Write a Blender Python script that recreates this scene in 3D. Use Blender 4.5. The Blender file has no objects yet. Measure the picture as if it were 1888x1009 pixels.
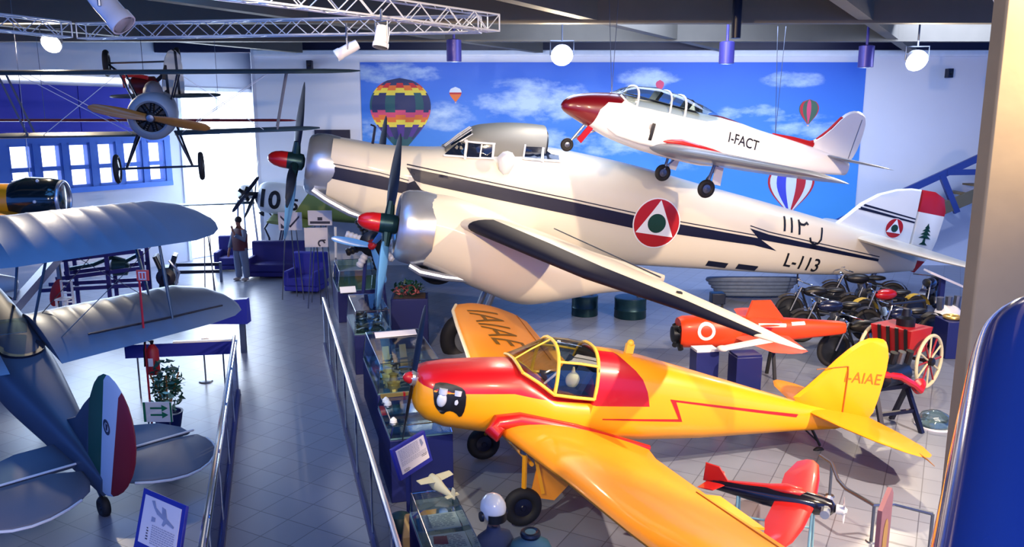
import bpy, bmesh, math, random
from mathutils import Vector, Matrix, Euler
from mathutils.bvhtree import BVHTree
random.seed(7)
PI = math.pi
SC = bpy.context.scene
COL = SC.collection

# ------------------------------------------------------------------ materials
def lin(c):
    return tuple(((v/255)/12.92 if v/255 <= .04045 else ((v/255+.055)/1.055)**2.4) for v in c)

MATS = {}
def mat(name, rgb, rough=.5, metal=0., var=.10, scale=5., coat=0., bump=0., emit=0., alpha=1., spec=.5):
    if name in MATS: return MATS[name]
    m = bpy.data.materials.new(name); m.use_nodes = True
    nt = m.node_tree; n = nt.nodes; l = nt.links
    b = n['Principled BSDF']
    c = lin(rgb)
    tc = n.new('ShaderNodeTexCoord'); ns = n.new('ShaderNodeTexNoise')
    ns.inputs['Scale'].default_value = scale; ns.inputs['Detail'].default_value = 4
    l.new(tc.outputs['Object'], ns.inputs['Vector'])
    mx = n.new('ShaderNodeMix'); mx.data_type = 'RGBA'
    mx.inputs[6].default_value = (*[min(1, v*(1+var)) for v in c], 1)
    mx.inputs[7].default_value = (*[v*(1-var) for v in c], 1)
    l.new(ns.outputs['Fac'], mx.inputs[0])
    l.new(mx.outputs[2], b.inputs['Base Color'])
    b.inputs['Roughness'].default_value = rough; b.inputs['Metallic'].default_value = metal
    b.inputs['Coat Weight'].default_value = coat; b.inputs['Coat Roughness'].default_value = .08
    b.inputs['Specular IOR Level'].default_value = spec
    if emit:
        l.new(mx.outputs[2], b.inputs['Emission Color']); b.inputs['Emission Strength'].default_value = emit
    if bump:
        bp = n.new('ShaderNodeBump'); bp.inputs['Strength'].default_value = bump; bp.inputs['Distance'].default_value = .02
        l.new(ns.outputs['Fac'], bp.inputs['Height']); l.new(bp.outputs[0], b.inputs['Normal'])
    MATS[name] = m
    return m

def glass(name, tint=(225, 240, 245), refl=.12):
    if name in MATS: return MATS[name]
    m = bpy.data.materials.new(name); m.use_nodes = True
    nt = m.node_tree; n = nt.nodes; l = nt.links
    n.remove(n['Principled BSDF'])
    tr = n.new('ShaderNodeBsdfTransparent'); tr.inputs[0].default_value = (*lin(tint), 1)
    gl = n.new('ShaderNodeBsdfGlossy'); gl.inputs['Roughness'].default_value = .04
    fr = n.new('ShaderNodeLayerWeight'); fr.inputs[0].default_value = .35
    mp = n.new('ShaderNodeMapRange'); mp.inputs[3].default_value = refl*.5; mp.inputs[4].default_value = min(1, refl*4)
    l.new(fr.outputs['Fresnel'], mp.inputs[0])
    mx = n.new('ShaderNodeMixShader'); l.new(mp.outputs[0], mx.inputs[0])
    l.new(tr.outputs[0], mx.inputs[1]); l.new(gl.outputs[0], mx.inputs[2])
    l.new(mx.outputs[0], n['Material Output'].inputs[0])
    MATS[name] = m
    return m

def nd(nt, typ, **kw):
    x = nt.nodes.new(typ)
    for k, v in kw.items(): setattr(x, k, v)
    return x
def mth(nt, op, a, b=None, c=None):
    x = nt.nodes.new('ShaderNodeMath'); x.operation = op
    for i, v in enumerate((a, b, c)):
        if v is None: continue
        if isinstance(v, (int, float)): x.inputs[i].default_value = v
        else: nt.links.new(v, x.inputs[i])
    return x.outputs[0]
def piecewise(nt, x, pts):
    """z = f(x) through the points, clamped outside"""
    out = pts[0][1]
    for (x0, z0), (x1, z1) in zip(pts[:-1], pts[1:]):
        mp = nt.nodes.new('ShaderNodeMapRange'); mp.clamp = True
        for i, v in enumerate((x0, x1, 0., z1-z0)): mp.inputs[i+1].default_value = v
        nt.links.new(x, mp.inputs[0])
        out = mth(nt, 'ADD', mp.outputs[0], out)
    return out
def add_over(m, rgb, maskfn):
    """paint a second colour of the thing's own paint scheme where maskfn(nt, x, y, z) is 1 (object coordinates)"""
    nt = m.node_tree; b = nt.nodes['Principled BSDF']
    src = b.inputs['Base Color'].links[0].from_socket
    tc = nt.nodes.new('ShaderNodeTexCoord'); sp = nt.nodes.new('ShaderNodeSeparateXYZ')
    nt.links.new(tc.outputs['Object'], sp.inputs[0])
    k = maskfn(nt, sp.outputs[0], sp.outputs[1], sp.outputs[2])
    mx = nt.nodes.new('ShaderNodeMix'); mx.data_type = 'RGBA'
    nt.links.new(k, mx.inputs[0]); nt.links.new(src, mx.inputs[6]); mx.inputs[7].default_value = (*lin(rgb), 1)
    nt.links.new(mx.outputs[2], b.inputs['Base Color'])

# ------------------------------------------------------------------ mesh building
class MB:
    def __init__(s): s.bm = bmesh.new(); s.mi = 0
    def face(s, vs):
        try:
            f = s.bm.faces.new(vs); f.material_index = s.mi; return f
        except ValueError: return None
    def loft(s, rings, caps=True, closed=True):
        R = [[s.bm.verts.new(p) for p in r] for r in rings]; n = len(R[0])
        for a, b in zip(R[:-1], R[1:]):
            for i in range(n if closed else n-1):
                j = (i+1) % n; s.face((a[i], a[j], b[j], b[i]))
        if caps and closed:
            s.face(R[0][::-1]); s.face(R[-1])
        return s
    def frame(s, d):
        d = Vector(d).normalized(); a = Vector((0, 0, 1)) if abs(d.z) < .9 else Vector((1, 0, 0))
        u = d.cross(a).normalized(); return u, d.cross(u).normalized()
    def tube(s, pts, r, n=8, caps=True):
        P = [Vector(p) for p in pts]; m = len(P)
        rs = r if isinstance(r, (list, tuple)) else [r]*m
        rings = []; u = None
        for i, p in enumerate(P):
            d = (P[min(i+1, m-1)]-P[max(i-1, 0)])
            d = d.normalized() if d.length > 1e-9 else Vector((0, 0, 1))
            if u is None: u, v = s.frame(d)
            else:
                u = (u-d*u.dot(d)).normalized(); v = d.cross(u).normalized()
            rings.append([p+(u*math.cos(2*PI*k/n)+v*math.sin(2*PI*k/n))*rs[i] for k in range(n)])
        return s.loft(rings, caps)
    def bar(s, p0, p1, w, h=None, up=(0, 0, 1)):
        """rectangular bar"""
        h = h or w; p0 = Vector(p0); p1 = Vector(p1); d = (p1-p0).normalized()
        up = Vector(up)
        if abs(d.dot(up)) > .98: up = Vector((1, 0, 0))
        u = d.cross(up).normalized(); v = u.cross(d).normalized()
        return s.loft([[p+u*a*w/2+v*b*h/2 for a, b in ((-1, -1), (1, -1), (1, 1), (-1, 1))] for p in (p0, p1)])
    def box(s, c, sz, M=None):
        c = Vector(c); x, y, z = [v/2 for v in sz]
        r = []
        for k in (-1, 1):
            q = []
            for a, b in ((-1, -1), (1, -1), (1, 1), (-1, 1)):
                v = Vector((a*x, b*y, k*z))
                if M is not None: v = M @ v
                q.append(c+v)
            r.append(q)
        return s.loft(r)
    def lathe(s, prof, o=(0, 0, 0), d=(0, 0, 1), n=24, caps=True):
        o = Vector(o); d = Vector(d).normalized(); u, v = s.frame(d)
        return s.loft([[o+d*t+(u*math.cos(2*PI*k/n)+v*math.sin(2*PI*k/n))*max(r, 1e-4) for k in range(n)] for t, r in prof], caps)
    def ell(s, c, r, n=16, m=10, M=None):
        c = Vector(c); rx, ry, rz = (r, r, r) if isinstance(r, (int, float)) else r
        rings = []
        for i in range(m+1):
            th = PI*i/m; sn = max(math.sin(th), 1e-3)
            q = []
            for k in range(n):
                v = Vector((rx*sn*math.cos(2*PI*k/n), ry*sn*math.sin(2*PI*k/n), -rz*math.cos(th)))
                if M is not None: v = M @ v
                q.append(c+v)
            rings.append(q)
        return s.loft(rings)
    def prism(s, poly, fn):
        """poly 2d; fn(u, v, k) -> 3d for k = 0, 1"""
        return s.loft([[Vector(fn(u, v, k)) for u, v in poly] for k in (0, 1)])
    def torus(s, c, R, r, d=(0, 0, 1), n=32, m=10, sq=1.):
        c = Vector(c); d = Vector(d).normalized(); u, v = s.frame(d); rings = []
        for i in range(n+1):
            a = 2*PI*i/n; e = u*math.cos(a)+v*math.sin(a)
            rings.append([c+e*(R+r*math.cos(2*PI*k/m))+d*(r*sq*math.sin(2*PI*k/m)) for k in range(m)])
        return s.loft(rings, caps=False)
    def build(s, name, m, parent=None, ang=35, label=None, bevel=0.):
        bm = s.bm
        bmesh.ops.remove_doubles(bm, verts=bm.verts, dist=1e-5)
        bmesh.ops.recalc_face_normals(bm, faces=bm.faces)
        me = bpy.data.meshes.new(name); bm.to_mesh(me); bm.free()
        for x in (m if isinstance(m, (list, tuple)) else [m]): me.materials.append(x)
        me.polygons.foreach_set('use_smooth', [True]*len(me.polygons))
        me.set_sharp_from_angle(angle=math.radians(ang))
        o = bpy.data.objects.new(name, me); COL.objects.link(o)
        if parent is not None: o.parent = parent
        if label: o['label'] = label
        if bevel:
            bv = o.modifiers.new('edge', 'BEVEL'); bv.width = bevel; bv.segments = 2; bv.limit_method = 'ANGLE'
        return o

def tag(o, label, cat, group=None, kind=None):
    o['label'] = label; o['category'] = cat
    if group: o['group'] = group
    if kind: o['kind'] = kind
    return o
def thing(name, label, cat, loc=(0, 0, 0), rot=(0, 0, 0), group=None):
    o = bpy.data.objects.new(name, None); COL.objects.link(o)
    o.empty_display_size = .1
    o.location = loc; o.rotation_euler = rot
    return tag(o, label, cat, group)
def struct(o): o['kind'] = 'structure'; return o
def kids(o): return [c for c in bpy.data.objects if c.parent == o]
def copy_tree(o, parent=None):
    c = o.copy(); COL.objects.link(c)
    if parent is not None: c.parent = parent
    for ch in kids(o): copy_tree(ch, c)
    return c
def dup(o, loc, rot=None, label=None, group=None):
    c = copy_tree(o); c.location = loc
    if rot is not None: c.rotation_euler = rot
    if label: c['label'] = label
    if group: c['group'] = group
    return c

# ------------------------------------------------------------------ marks laid on a surface
def bvh_of(objs):
    vs = []; fs = []
    for o in (objs if isinstance(objs, (list, tuple)) else [objs]):
        k = len(vs); vs += [v.co.copy() for v in o.data.vertices]
        fs += [[i+k for i in p.vertices] for p in o.data.polygons]
    return BVHTree.FromPolygons(vs, fs)
def flat_bm(polys):
    bm = bmesh.new()
    for p in polys:
        mi = 0
        if isinstance(p[0], int): mi, p = p
        f = bm.faces.new([bm.verts.new((u, v, 0)) for u, v in p]); f.material_index = mi
    bmesh.ops.triangulate(bm, faces=bm.faces)
    return bm
def text_bm(txt, h, sx=1., shear=0., font_bold=.0):
    cu = bpy.data.curves.new('txt', 'FONT'); cu.body = txt; cu.size = 1; cu.shear = shear; cu.offset = font_bold
    o = bpy.data.objects.new('txt', cu); COL.objects.link(o)
    dg = bpy.context.evaluated_depsgraph_get(); me = bpy.data.meshes.new_from_object(o.evaluated_get(dg))
    bm = bmesh.new(); bm.from_mesh(me)
    bpy.data.objects.remove(o); bpy.data.curves.remove(cu); bpy.data.meshes.remove(me)
    ys = [v.co.y for v in bm.verts]; xs = [v.co.x for v in bm.verts]
    k = h/(max(ys)-min(ys)); x0 = min(xs); y0 = min(ys)
    for v in bm.verts: v.co = Vector(((v.co.x-x0)*k*sx, (v.co.y-y0)*k, 0))
    return bm
def place(bm, o, du=(1, 0), dv=(0, 1)):
    for v in bm.verts:
        u, w = v.co.x, v.co.y
        v.co = Vector((o[0]+u*du[0]+w*dv[0], o[1]+u*du[1]+w*dv[1], 0))
    return bm
def cut(bm, cell):
    for ax in (0, 1):
        cs = [v.co[ax] for v in bm.verts]
        if not cs: return bm
        a, b = min(cs), max(cs); k = math.floor(a/cell)+1
        while k*cell < b:
            no = Vector((0, 0, 0)); no[ax] = 1; co = Vector((0, 0, 0)); co[ax] = k*cell
            bmesh.ops.bisect_plane(bm, geom=bm.verts[:]+bm.edges[:]+bm.faces[:], plane_co=co, plane_no=no); k += 1
    return bm
def decal(name, bm, m, tgt, parent, fn, off=.006, cell=.12, label=None):
    """lay a flat mesh on the target: fn(u, v) gives the start and the direction of the projection"""
    if isinstance(bm, list): bm = flat_bm(bm)
    cut(bm, cell)
    bv = tgt if isinstance(tgt, BVHTree) else bvh_of(tgt)
    bad = []
    for v in bm.verts:
        o, d = fn(v.co.x, v.co.y); o = Vector(o); d = Vector(d).normalized()
        hit, no, _, _ = bv.ray_cast(o, d)
        if hit is None: bad.append(v); continue
        if no.dot(d) > 0: no = -no
        v.co = hit+no*off
    if bad: bmesh.ops.delete(bm, geom=bad, context='VERTS')
    me = bpy.data.meshes.new(name); bm.to_mesh(me); bm.free()
    for x in (m if isinstance(m, (list, tuple)) else [m]): me.materials.append(x)
    me.polygons.foreach_set('use_smooth', [True]*len(me.polygons))
    o = bpy.data.objects.new(name, me); COL.objects.link(o); o.parent = parent
    if label: o['label'] = label
    return o
NEAR = lambda u, v: ((u, -6, v), (0, 1, 0))
FAR = lambda u, v: ((u, 6, v), (0, -1, 0))
TOP = lambda u, v: ((u, v, 6), (0, 0, -1))
def disc(c, r, n=28, mi=0):
    return (mi, [(c[0]+r*math.cos(2*PI*i/n), c[1]+r*math.sin(2*PI*i/n)) for i in range(n)])
def ring(c, r0, r1, n=28, mi=0):
    out = []
    for i in range(n):
        a, b = 2*PI*i/n, 2*PI*(i+1)/n
        out.append((mi, [(c[0]+r0*math.cos(a), c[1]+r0*math.sin(a)), (c[0]+r1*math.cos(a), c[1]+r1*math.sin(a)),
                         (c[0]+r1*math.cos(b), c[1]+r1*math.sin(b)), (c[0]+r0*math.cos(b), c[1]+r0*math.sin(b))]))
    return out

# ------------------------------------------------------------------ aircraft pieces (x aft, y to the right wing, z up)
def sring(x, hw, zt, zb, n=32, e=2.6, zc=None, y0=0.):
    zc = (zt+zb)/2 if zc is None else zc
    q = []
    for k in range(n):
        a = 2*PI*k/n; c, s = math.cos(a), math.sin(a)
        y = hw*math.copysign(abs(c)**(2/e), c)
        z = (zt-zc if s > 0 else zc-zb)*math.copysign(abs(s)**(2/e), s)
        q.append((x, y0+y, zc+z))
    return q
def smooth_stations(st, sub=4):
    """Catmull-Rom through the stations"""
    out = []
    for i in range(len(st)-1):
        p0, p1, p2, p3 = st[max(i-1, 0)], st[i], st[i+1], st[min(i+2, len(st)-1)]
        for k in range(sub):
            t = k/sub
            out.append(tuple(.5*(2*b+(c-a)*t+(2*a-5*b+4*c-d)*t*t+(3*b-a-3*c+d)*t**3) for a, b, c, d in zip(p0, p1, p2, p3)))
    out.append(st[-1])
    return out
def foil(xle, y, z, ch, th, n=10, tw=0., camber=.02):
    up = []; lo = []
    for i in range(n+1):
        t = (1-math.cos(PI*i/n))/2
        yt = 5*th*(.2969*math.sqrt(t)-.126*t-.3516*t*t+.2843*t**3-.1036*t**4)
        cm = camber*4*t*(1-t)
        up.append((t, cm+yt)); lo.append((t, cm-yt))
    pts = up[::-1]+lo[1:-1]
    cs, sn = math.cos(tw), math.sin(tw)
    return [(xle+ch*(a*cs+b*sn), y, z+ch*(b*cs-a*sn)) for a, b in pts]
def wing_mb(secs, n=12, camber=.02):
    """secs: (xle, y, z, chord, thickness ratio[, twist])"""
    mb = MB(); mb.loft([foil(s[0], s[1], s[2], s[3], s[4], n, s[5] if len(s) > 5 else 0., camber) for s in secs]); return mb
def vfin(poly, th, y0=0.):
    """flat upright surface from a side outline, thick in the middle"""
    mb = MB(); cx = sum(p[0] for p in poly)/len(poly); cz = sum(p[1] for p in poly)/len(poly)
    rings = []
    for k, sc in ((-.5, .93), (-.5, .93), (0, 1.), (.5, .93)):
        rings.append([(cx+(x-cx)*sc, y0+k*th, cz+(z-cz)*sc) for x, z in poly])
    mb.loft(rings[1:]); return mb
def hsurf(poly, z, th, zf=None):
    mb = MB(); cx = sum(p[0] for p in poly)/len(poly); cy = sum(p[1] for p in poly)/len(poly)
    zf = zf or (lambda x, y: z)
    mb.loft([[(cx+(x-cx)*sc, cy+(y-cy)*sc, zf(x, y)+k*th) for x, y in poly] for k, sc in ((-.5, .95), (0, 1.), (.5, .95))]); return mb
def smooth_poly(p, n=1):
    for _ in range(n):
        q = []
        for i in range(len(p)):
            a, b = p[i], p[(i+1) % len(p)]
            q += [(a[0]*.75+b[0]*.25, a[1]*.75+b[1]*.25), (a[0]*.25+b[0]*.75, a[1]*.25+b[1]*.75)]
        p = q
    return p
def blade(name, hub, axis, rad, R, m, parent, w=.1, r0=.06, pitch=.6, th=.16, up=None, tipm=None):
    """one propeller blade: rad = direction of the blade, axis = shaft direction"""
    A = Vector(axis).normalized(); D = Vector(rad); D = (D-A*D.dot(A)).normalized(); T = A.cross(D).normalized(); hub = Vector(hub)
    mb = MB(); rings = []; N = 12
    for i in range(N+1):
        t = i/N; r = r0+(R-r0)*t
        c = w*(.45+.55*math.sin(PI*min(1, .12+t*.80)))*(1 if t < .93 else math.sqrt(max(.02, 1-((t-.93)/.075)**2)))
        p = pitch*(1-t*.65)
        e = T*math.cos(p)+A*math.sin(p); f = A*math.cos(p)-T*math.sin(p)
        q = []
        for k in range(10):
            a = 2*PI*k/10
            q.append(hub+D*r+e*(c*math.cos(a))+f*(c*th*math.sin(a)*(1.6-t)))
        rings.append(q)
    mb.loft(rings); return mb.build(name, m, parent, 60)
def wheel(name, c, R, w, parent, mt, mh, ax=(0, 1, 0), disc_=True):
    """tyre with a hub part"""
    mb = MB(); mb.torus(c, R-w*.5, w*.5, ax, 32, 12, 1.0)
    t = mb.build(name, mt, parent)
    h = MB(); d = Vector(ax).normalized(); c = Vector(c)
    h.lathe([(-w*.42, R*.12), (-w*.34, R*.16), (-w*.22, R-w*.75), (w*.22, R-w*.75), (w*.34, R*.16), (w*.42, R*.12)], c, d, 24)
    h.build('hub', mh, t)
    return t
# ------------------------------------------------------------------ camera
FPX = 1500.; PITCH = math.radians(10.95); HCAM = 4.5
cam = bpy.data.cameras.new('camera'); cam.sensor_width = 36; cam.lens = FPX/1888*36; cam.clip_end = 200; cam.clip_start = .05
camo = bpy.data.objects.new('camera', cam); COL.objects.link(camo)
camo.location = (0, 0, HCAM); camo.rotation_euler = (PI/2-PITCH, 0, 0)
SC.camera = camo
SC.view_settings.view_transform = 'Standard'; SC.view_settings.look = 'None'; SC.view_settings.gamma = 1
SC.view_settings.exposure = .15
try: SC.view_settings.use_curve_mapping = False
except Exception: pass

def sight(px, py):
    x = (px-944)/FPX; u = -(py-504.5)/FPX
    return Vector((x, math.cos(PITCH)+u*math.sin(PITCH), -math.sin(PITCH)+u*math.cos(PITCH)))
def at_z(px, py, z):
    d = sight(px, py); return Vector((0, 0, HCAM))+d*((z-HCAM)/d.z)
def at_y(px, py, y):
    d = sight(px, py); return Vector((0, 0, HCAM))+d*(y/d.y)

# ------------------------------------------------------------------ palette
M_cream = mat('cream paint', (220, 211, 190), .42, 0, .05, 1.5, coat=.25)
M_creamw = mat('pale paint', (232, 230, 226), .4, 0, .04, 1.5, coat=.25)
M_navy = mat('navy paint', (7, 9, 38), .4, 0, .15, 3)
M_red = mat('red paint', (170, 16, 24), .3, 0, .1, 3, coat=.5)
M_redw = mat('roundel red', (176, 20, 26), .4, 0, .06, 3)
M_white = mat('white paint', (236, 238, 242), .35, 0, .03, 3, coat=.3)
M_dkgreen = mat('dark green paint', (18, 62, 44), .4, 0, .1, 3)
M_alu = mat('polished metal', (186, 194, 208), .3, .75, .06, 8)
M_steel = mat('grey steel', (120, 126, 138), .35, .9, .1, 8)
M_black = mat('black paint', (14, 14, 18), .4, 0, .2, 6)
M_engine = mat('engine grey', (40, 44, 52), .4, .7, .3, 14)
M_rubber = mat('black rubber', (20, 20, 26), .7, 0, .2, 12)
M_bluebl = mat('blue blade', (92, 156, 222), .3, .0, .08, 4, coat=.3)
M_darkbl = mat('dark blade', (20, 30, 52), .35, .3, .15, 4)
M_teal = mat('teal hub', (26, 60, 72), .35, .6, .2, 8)
M_yel = mat('yellow paint', (246, 164, 16), .38, 0, .05, 1.6, coat=.3)
M_yel2 = mat('yellow fabric', (244, 150, 18), .45, 0, .06, 2.0, coat=.2)
M_orange = mat('orange red paint', (236, 66, 20), .4, 0, .08, 3, coat=.2)
M_silver = mat('silver dope', (104, 120, 144), .38, .35, .07, 2.2, bump=.06)
M_grey = mat('grey fabric', (104, 108, 122), .6, 0, .06, 3)
M_wood = mat('propeller wood', (146, 98, 40), .35, 0, .22, 9, coat=.4)
M_blue = mat('display blue', (36, 44, 150), .45, 0, .08, 3)
M_dkblue = mat('dark blue laminate', (20, 30, 96), .45, 0, .12, 3)
M_paper = mat('panel paper', (214, 212, 224), .6, 0, .04, 4)
M_ink = mat('ink', (52, 54, 76), .7, 0, .2, 9)
M_chrome = mat('chrome rail', (214, 222, 232), .12, 1., .03, 6)
M_glass = glass('clear glass')
M_caseglass = glass('case glass', (222, 240, 244), .2)
M_canopy = glass('canopy glass', (214, 226, 226), .16)
M_darkglass = mat('dark glass', (22, 30, 48), .08, 0, .2, 4, spec=.8)
M_leaf = mat('leaf green', (24, 70, 54), .5, 0, .4, 9)
M_olive = mat('olive paint', (112, 128, 74), .55, 0, .15, 2)
M_skin = mat('skin', (150, 100, 84), .6, 0, .08, 8)

# ------------------------------------------------------------------ the room
def floor_mat():
    m = mat('floor tiles', (124, 132, 152), .32, 0, .10, .8)
    nt = m.node_tree; b = nt.nodes['Principled BSDF']
    src = b.inputs['Base Color'].links[0].from_socket
    tc = nd(nt, 'ShaderNodeTexCoord'); mp = nd(nt, 'ShaderNodeMapping'); mp.inputs['Rotation'].default_value = (0, 0, math.radians(28.4))
    nt.links.new(tc.outputs['Object'], mp.inputs[0])
    br = nd(nt, 'ShaderNodeTexBrick'); br.offset = 0.; br.squash = 1.
    br.inputs['Scale'].default_value = 1.; br.inputs['Brick Width'].default_value = .42; br.inputs['Row Height'].default_value = .42
    br.inputs['Mortar Size'].default_value = .007; br.inputs['Mortar Smooth'].default_value = .3
    br.inputs['Color1'].default_value = (1, 1, 1, 1); br.inputs['Color2'].default_value = (.84, .85, .88, 1); br.inputs['Mortar'].default_value = (.42, .42, .46, 1)
    nt.links.new(mp.outputs[0], br.inputs['Vector'])
    mx = nd(nt, 'ShaderNodeMix'); mx.data_type = 'RGBA'; mx.blend_type = 'MULTIPLY'; mx.inputs[0].default_value = 1
    nt.links.new(src, mx.inputs[6]); nt.links.new(br.outputs['Color'], mx.inputs[7]); nt.links.new(mx.outputs[2], b.inputs['Base Color'])
    return m
mb = MB(); mb.box((0, 14, -.1), (60, 36, .2)); struct(mb.build('floor', floor_mat()))

WY = 24.6
M_wall = mat('white plaster', (206, 212, 226), .8, 0, .04, 1.2)
M_bluewall = mat('blue cladding', (58, 62, 190), .5, 0, .06, 1.)
M_frame = mat('blue window frame', (70, 120, 214), .5, 0, .08, 2)
M_day = mat('daylit pane', (250, 252, 255), .5, 0, .01, 2, emit=2.0)
CX = -7.55
LY = 28.; LX = CX*LY/WY
mb = MB(); mb.box(((CX+19)/2, WY+.15, 3.2), (19-CX, .3, 6.4)); struct(mb.build('wall_back', M_wall))
mb = MB(); mb.box(((CX+19)/2, WY-.02, 6.3), (19-CX, .12, .16)); struct(mb.build('trim_1', mat('wall cap', (224, 232, 244), .6)))

mb = MB(); mb.bar((CX, WY, 3.68), (LX-.1, LY+.2, 3.68), .2, 7.35); struct(mb.build('wall_side', M_wall))
UL = Vector((-.53, -.848, 0)).normalized(); C0 = Vector((LX, LY, 0)); NL = Vector((-UL.y, UL.x, 0))   # NL points into the room
if NL.dot(Vector((1, 0, 0))) < 0: NL = -NL
def on_left(px, py):
    d = sight(px, py); o = Vector((0, 0, HCAM)); t = (C0-o).dot(NL)/d.dot(NL); p = o+d*t
    return (p-C0).dot(UL), p.z
def lw(u, z, k=0.): return C0+UL*u+Vector((0, 0, z))+NL*k
def lbox(mb, u0, u1, z0, z1, k0, k1):
    mb.loft([[lw(u0, z, k0), lw(u1, z, k0), lw(u1, z, k1), lw(u0, z, k1)] for z in (z0, z1)])
win = []
for a, b in ((10, 57), (68, 111), (121, 163), (174, 211), (222, 259), (268, 301)):
    u1, zt = on_left(a, 265); u0, _ = on_left(b, 265); win.append((u0, u1))
zt = on_left(60, 265)[1]; zm0 = on_left(60, 317)[1]; zm1 = on_left(60, 309)[1]; zb = on_left(60, 352)[1]
du1 = on_left(334, 250)[0]; du0 = .12; dz1 = on_left(400, 166)[1]
holes = [(u0, u1, zb, zt) for u0, u1 in win]+[(du0, du1, 0., dz1)]
LL = 17.
us = sorted(set([-.2, LL]+[h[0] for h in holes]+[h[1] for h in holes])); zs = sorted(set([0., 7.35]+[h[2] for h in holes]+[h[3] for h in holes]))
mb = MB()
for ua, ub in zip(us[:-1], us[1:]):
    za0 = None
    for za, zb_ in zip(zs[:-1], zs[1:]):
        um, zmid = (ua+ub)/2, (za+zb_)/2
        if any(h[0] < um < h[1] and h[2] < zmid < h[3] for h in holes): continue
        lbox(mb, ua, ub, za, zb_, -.25, 0)
struct(mb.build('wall_left', M_wall))
for i, (u0, u1) in enumerate(win):
    f = MB(); w = .07
    for (a, b, c, d) in ((u0, u0+w, zb, zt), (u1-w, u1, zb, zt), (u0, u1, zb, zb+w), (u0, u1, zt-w, zt), (u0, u1, zm0, zm1)):
        lbox(f, a, b, c, d, -.2, .03)
    fo = struct(f.build('window_%d' % (i+1), M_frame))
    p = MB(); lbox(p, u0+.02, u1-.02, zb+.02, zt-.02, -.19, -.17); p.build('pane', M_day, fo)
f = MB()
for (a, b, c, d) in ((du0-.06, du0+.05, 0, dz1+.05), (du1-.05, du1+.06, 0, dz1+.05), (du0, du1, dz1-.05, dz1+.06), (du0+(du1-du0)*.52, du0+(du1-du0)*.52+.06, 0, dz1)):
    lbox(f, a, b, c, d, -.2, .04)
fo = struct(f.build('door_1', mat('white door frame', (226, 234, 246), .5)))
p = MB(); lbox(p, du0+.05, du1-.05, .02, dz1-.05, -.19, -.17); p.build('pane', M_day, fo)
# blue cladding over the windows, blue frame grid around them, white transom strip
ub1, zc1 = on_left(-60, 152); ub0, _ = on_left(236, 152); zc0 = on_left(100, 252)[1]
mb = MB(); n = 8
for i in range(n):
    a = ub0+(LL-ub0)*i/n; b = ub0+(LL-ub0)*(i+1)/n
    lbox(mb, a+.012, b-.012, zt+.16, zc1, 0, .05)
struct(mb.build('trim_2', M_bluewall))
mb = MB(); lbox(mb, win[-1][0]-.2, LL, zt, zt+.14, 0, .06); lbox(mb, win[-1][0]-.2, LL, zb-.14, zb, 0, .06)
e = win[::-1]
for k in range(len(e)):
    lo = e[k][1]; hi = e[k+1][0] if k+1 < len(e) else LL
    lbox(mb, lo, hi, zb-.01, zt+.01, 0, .05)
lbox(mb, e[0][0]-.2, e[0][0], zb, zt, 0, .05)
struct(mb.build('trim_3', M_frame))
mb = MB(); zs0 = on_left(100, 151)[1]; zs1 = on_left(100, 139)[1]; lbox(mb, ub0, LL, zs0+.02, zs1, 0, .03)
struct(mb.build('window_7', M_day))

# roof deck, beams along the back wall and slanting beams
M_deck = mat('dark roof deck', (16, 66, 68), .7, 0, .25, 1.2)
M_beam = mat('laminated beam', (118, 112, 98), .7, 0, .12, 2.5)
mb = MB(); mb.box((0, 14, 7.45), (60, 30, .2)); struct(mb.build('ceiling', M_deck))
mb = MB(); mb.box((CX+14, WY+.3, 6.85), (34, .2, 1.0)); struct(mb.build('trim_4', mat('clerestory dark', (24, 22, 58), .4, 0, .2, 3)))
for i, (y, zb_) in enumerate(((20.2, 6.25), (16.3, 6.25), (12.4, 6.25), (8.4, 6.25))):
    mb = MB(); mb.box((1, y, zb_+.36), (42, .26, .72)); struct(mb.build('trim_%d' % (5+i), M_beam))
dg = Vector((math.sin(math.radians(30.5)), math.cos(math.radians(30.5)), 0))
for i, (px, py) in enumerate(((1130, 47), (1610, 47), (430, 20), (-250, 25))):
    p = at_z(px, py, 6.3); mb = MB(); a = p-dg*12; b = p+dg*((WY-p.y)/dg.y-.3)
    mb.bar(a+Vector((0, 0, .3)), b+Vector((0, 0, .3)), .24, .6); struct(mb.build('trim_%d' % (10+i), M_beam))

# mural
SKY = bpy.data.materials.new('mural sky'); SKY.use_nodes = True
nt = SKY.node_tree; b = nt.nodes['Principled BSDF']; b.inputs['Roughness'].default_value = .6
tc = nd(nt, 'ShaderNodeTexCoord'); sp = nd(nt, 'ShaderNodeSeparateXYZ'); nt.links.new(tc.outputs['Object'], sp.inputs[0])
MX0 = at_y(667, 200, WY).x; MX1 = at_y(1590, 200, WY).x
vz = mth(nt, 'DIVIDE', sp.outputs[2], 6.2)
cr = nd(nt, 'ShaderNodeValToRGB'); cr.color_ramp.elements[0].position = .3; cr.color_ramp.elements[0].color = (*lin((66, 150, 226)), 1)
cr.color_ramp.elements[1].position = 1.; cr.color_ramp.elements[1].color = (*lin((44, 96, 208)), 1)
nt.links.new(vz, cr.inputs[0])
ns = nd(nt, 'ShaderNodeTexNoise'); ns.inputs['Scale'].default_value = 1.5; ns.inputs['Detail'].default_value = 7; ns.inputs['Roughness'].default_value = .62
mp = nd(nt, 'ShaderNodeMapping'); mp.inputs['Scale'].default_value = (.8, 1, 1.7); nt.links.new(tc.outputs['Object'], mp.inputs[0]); nt.links.new(mp.outputs[0], ns.inputs['Vector'])
tot = None
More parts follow.
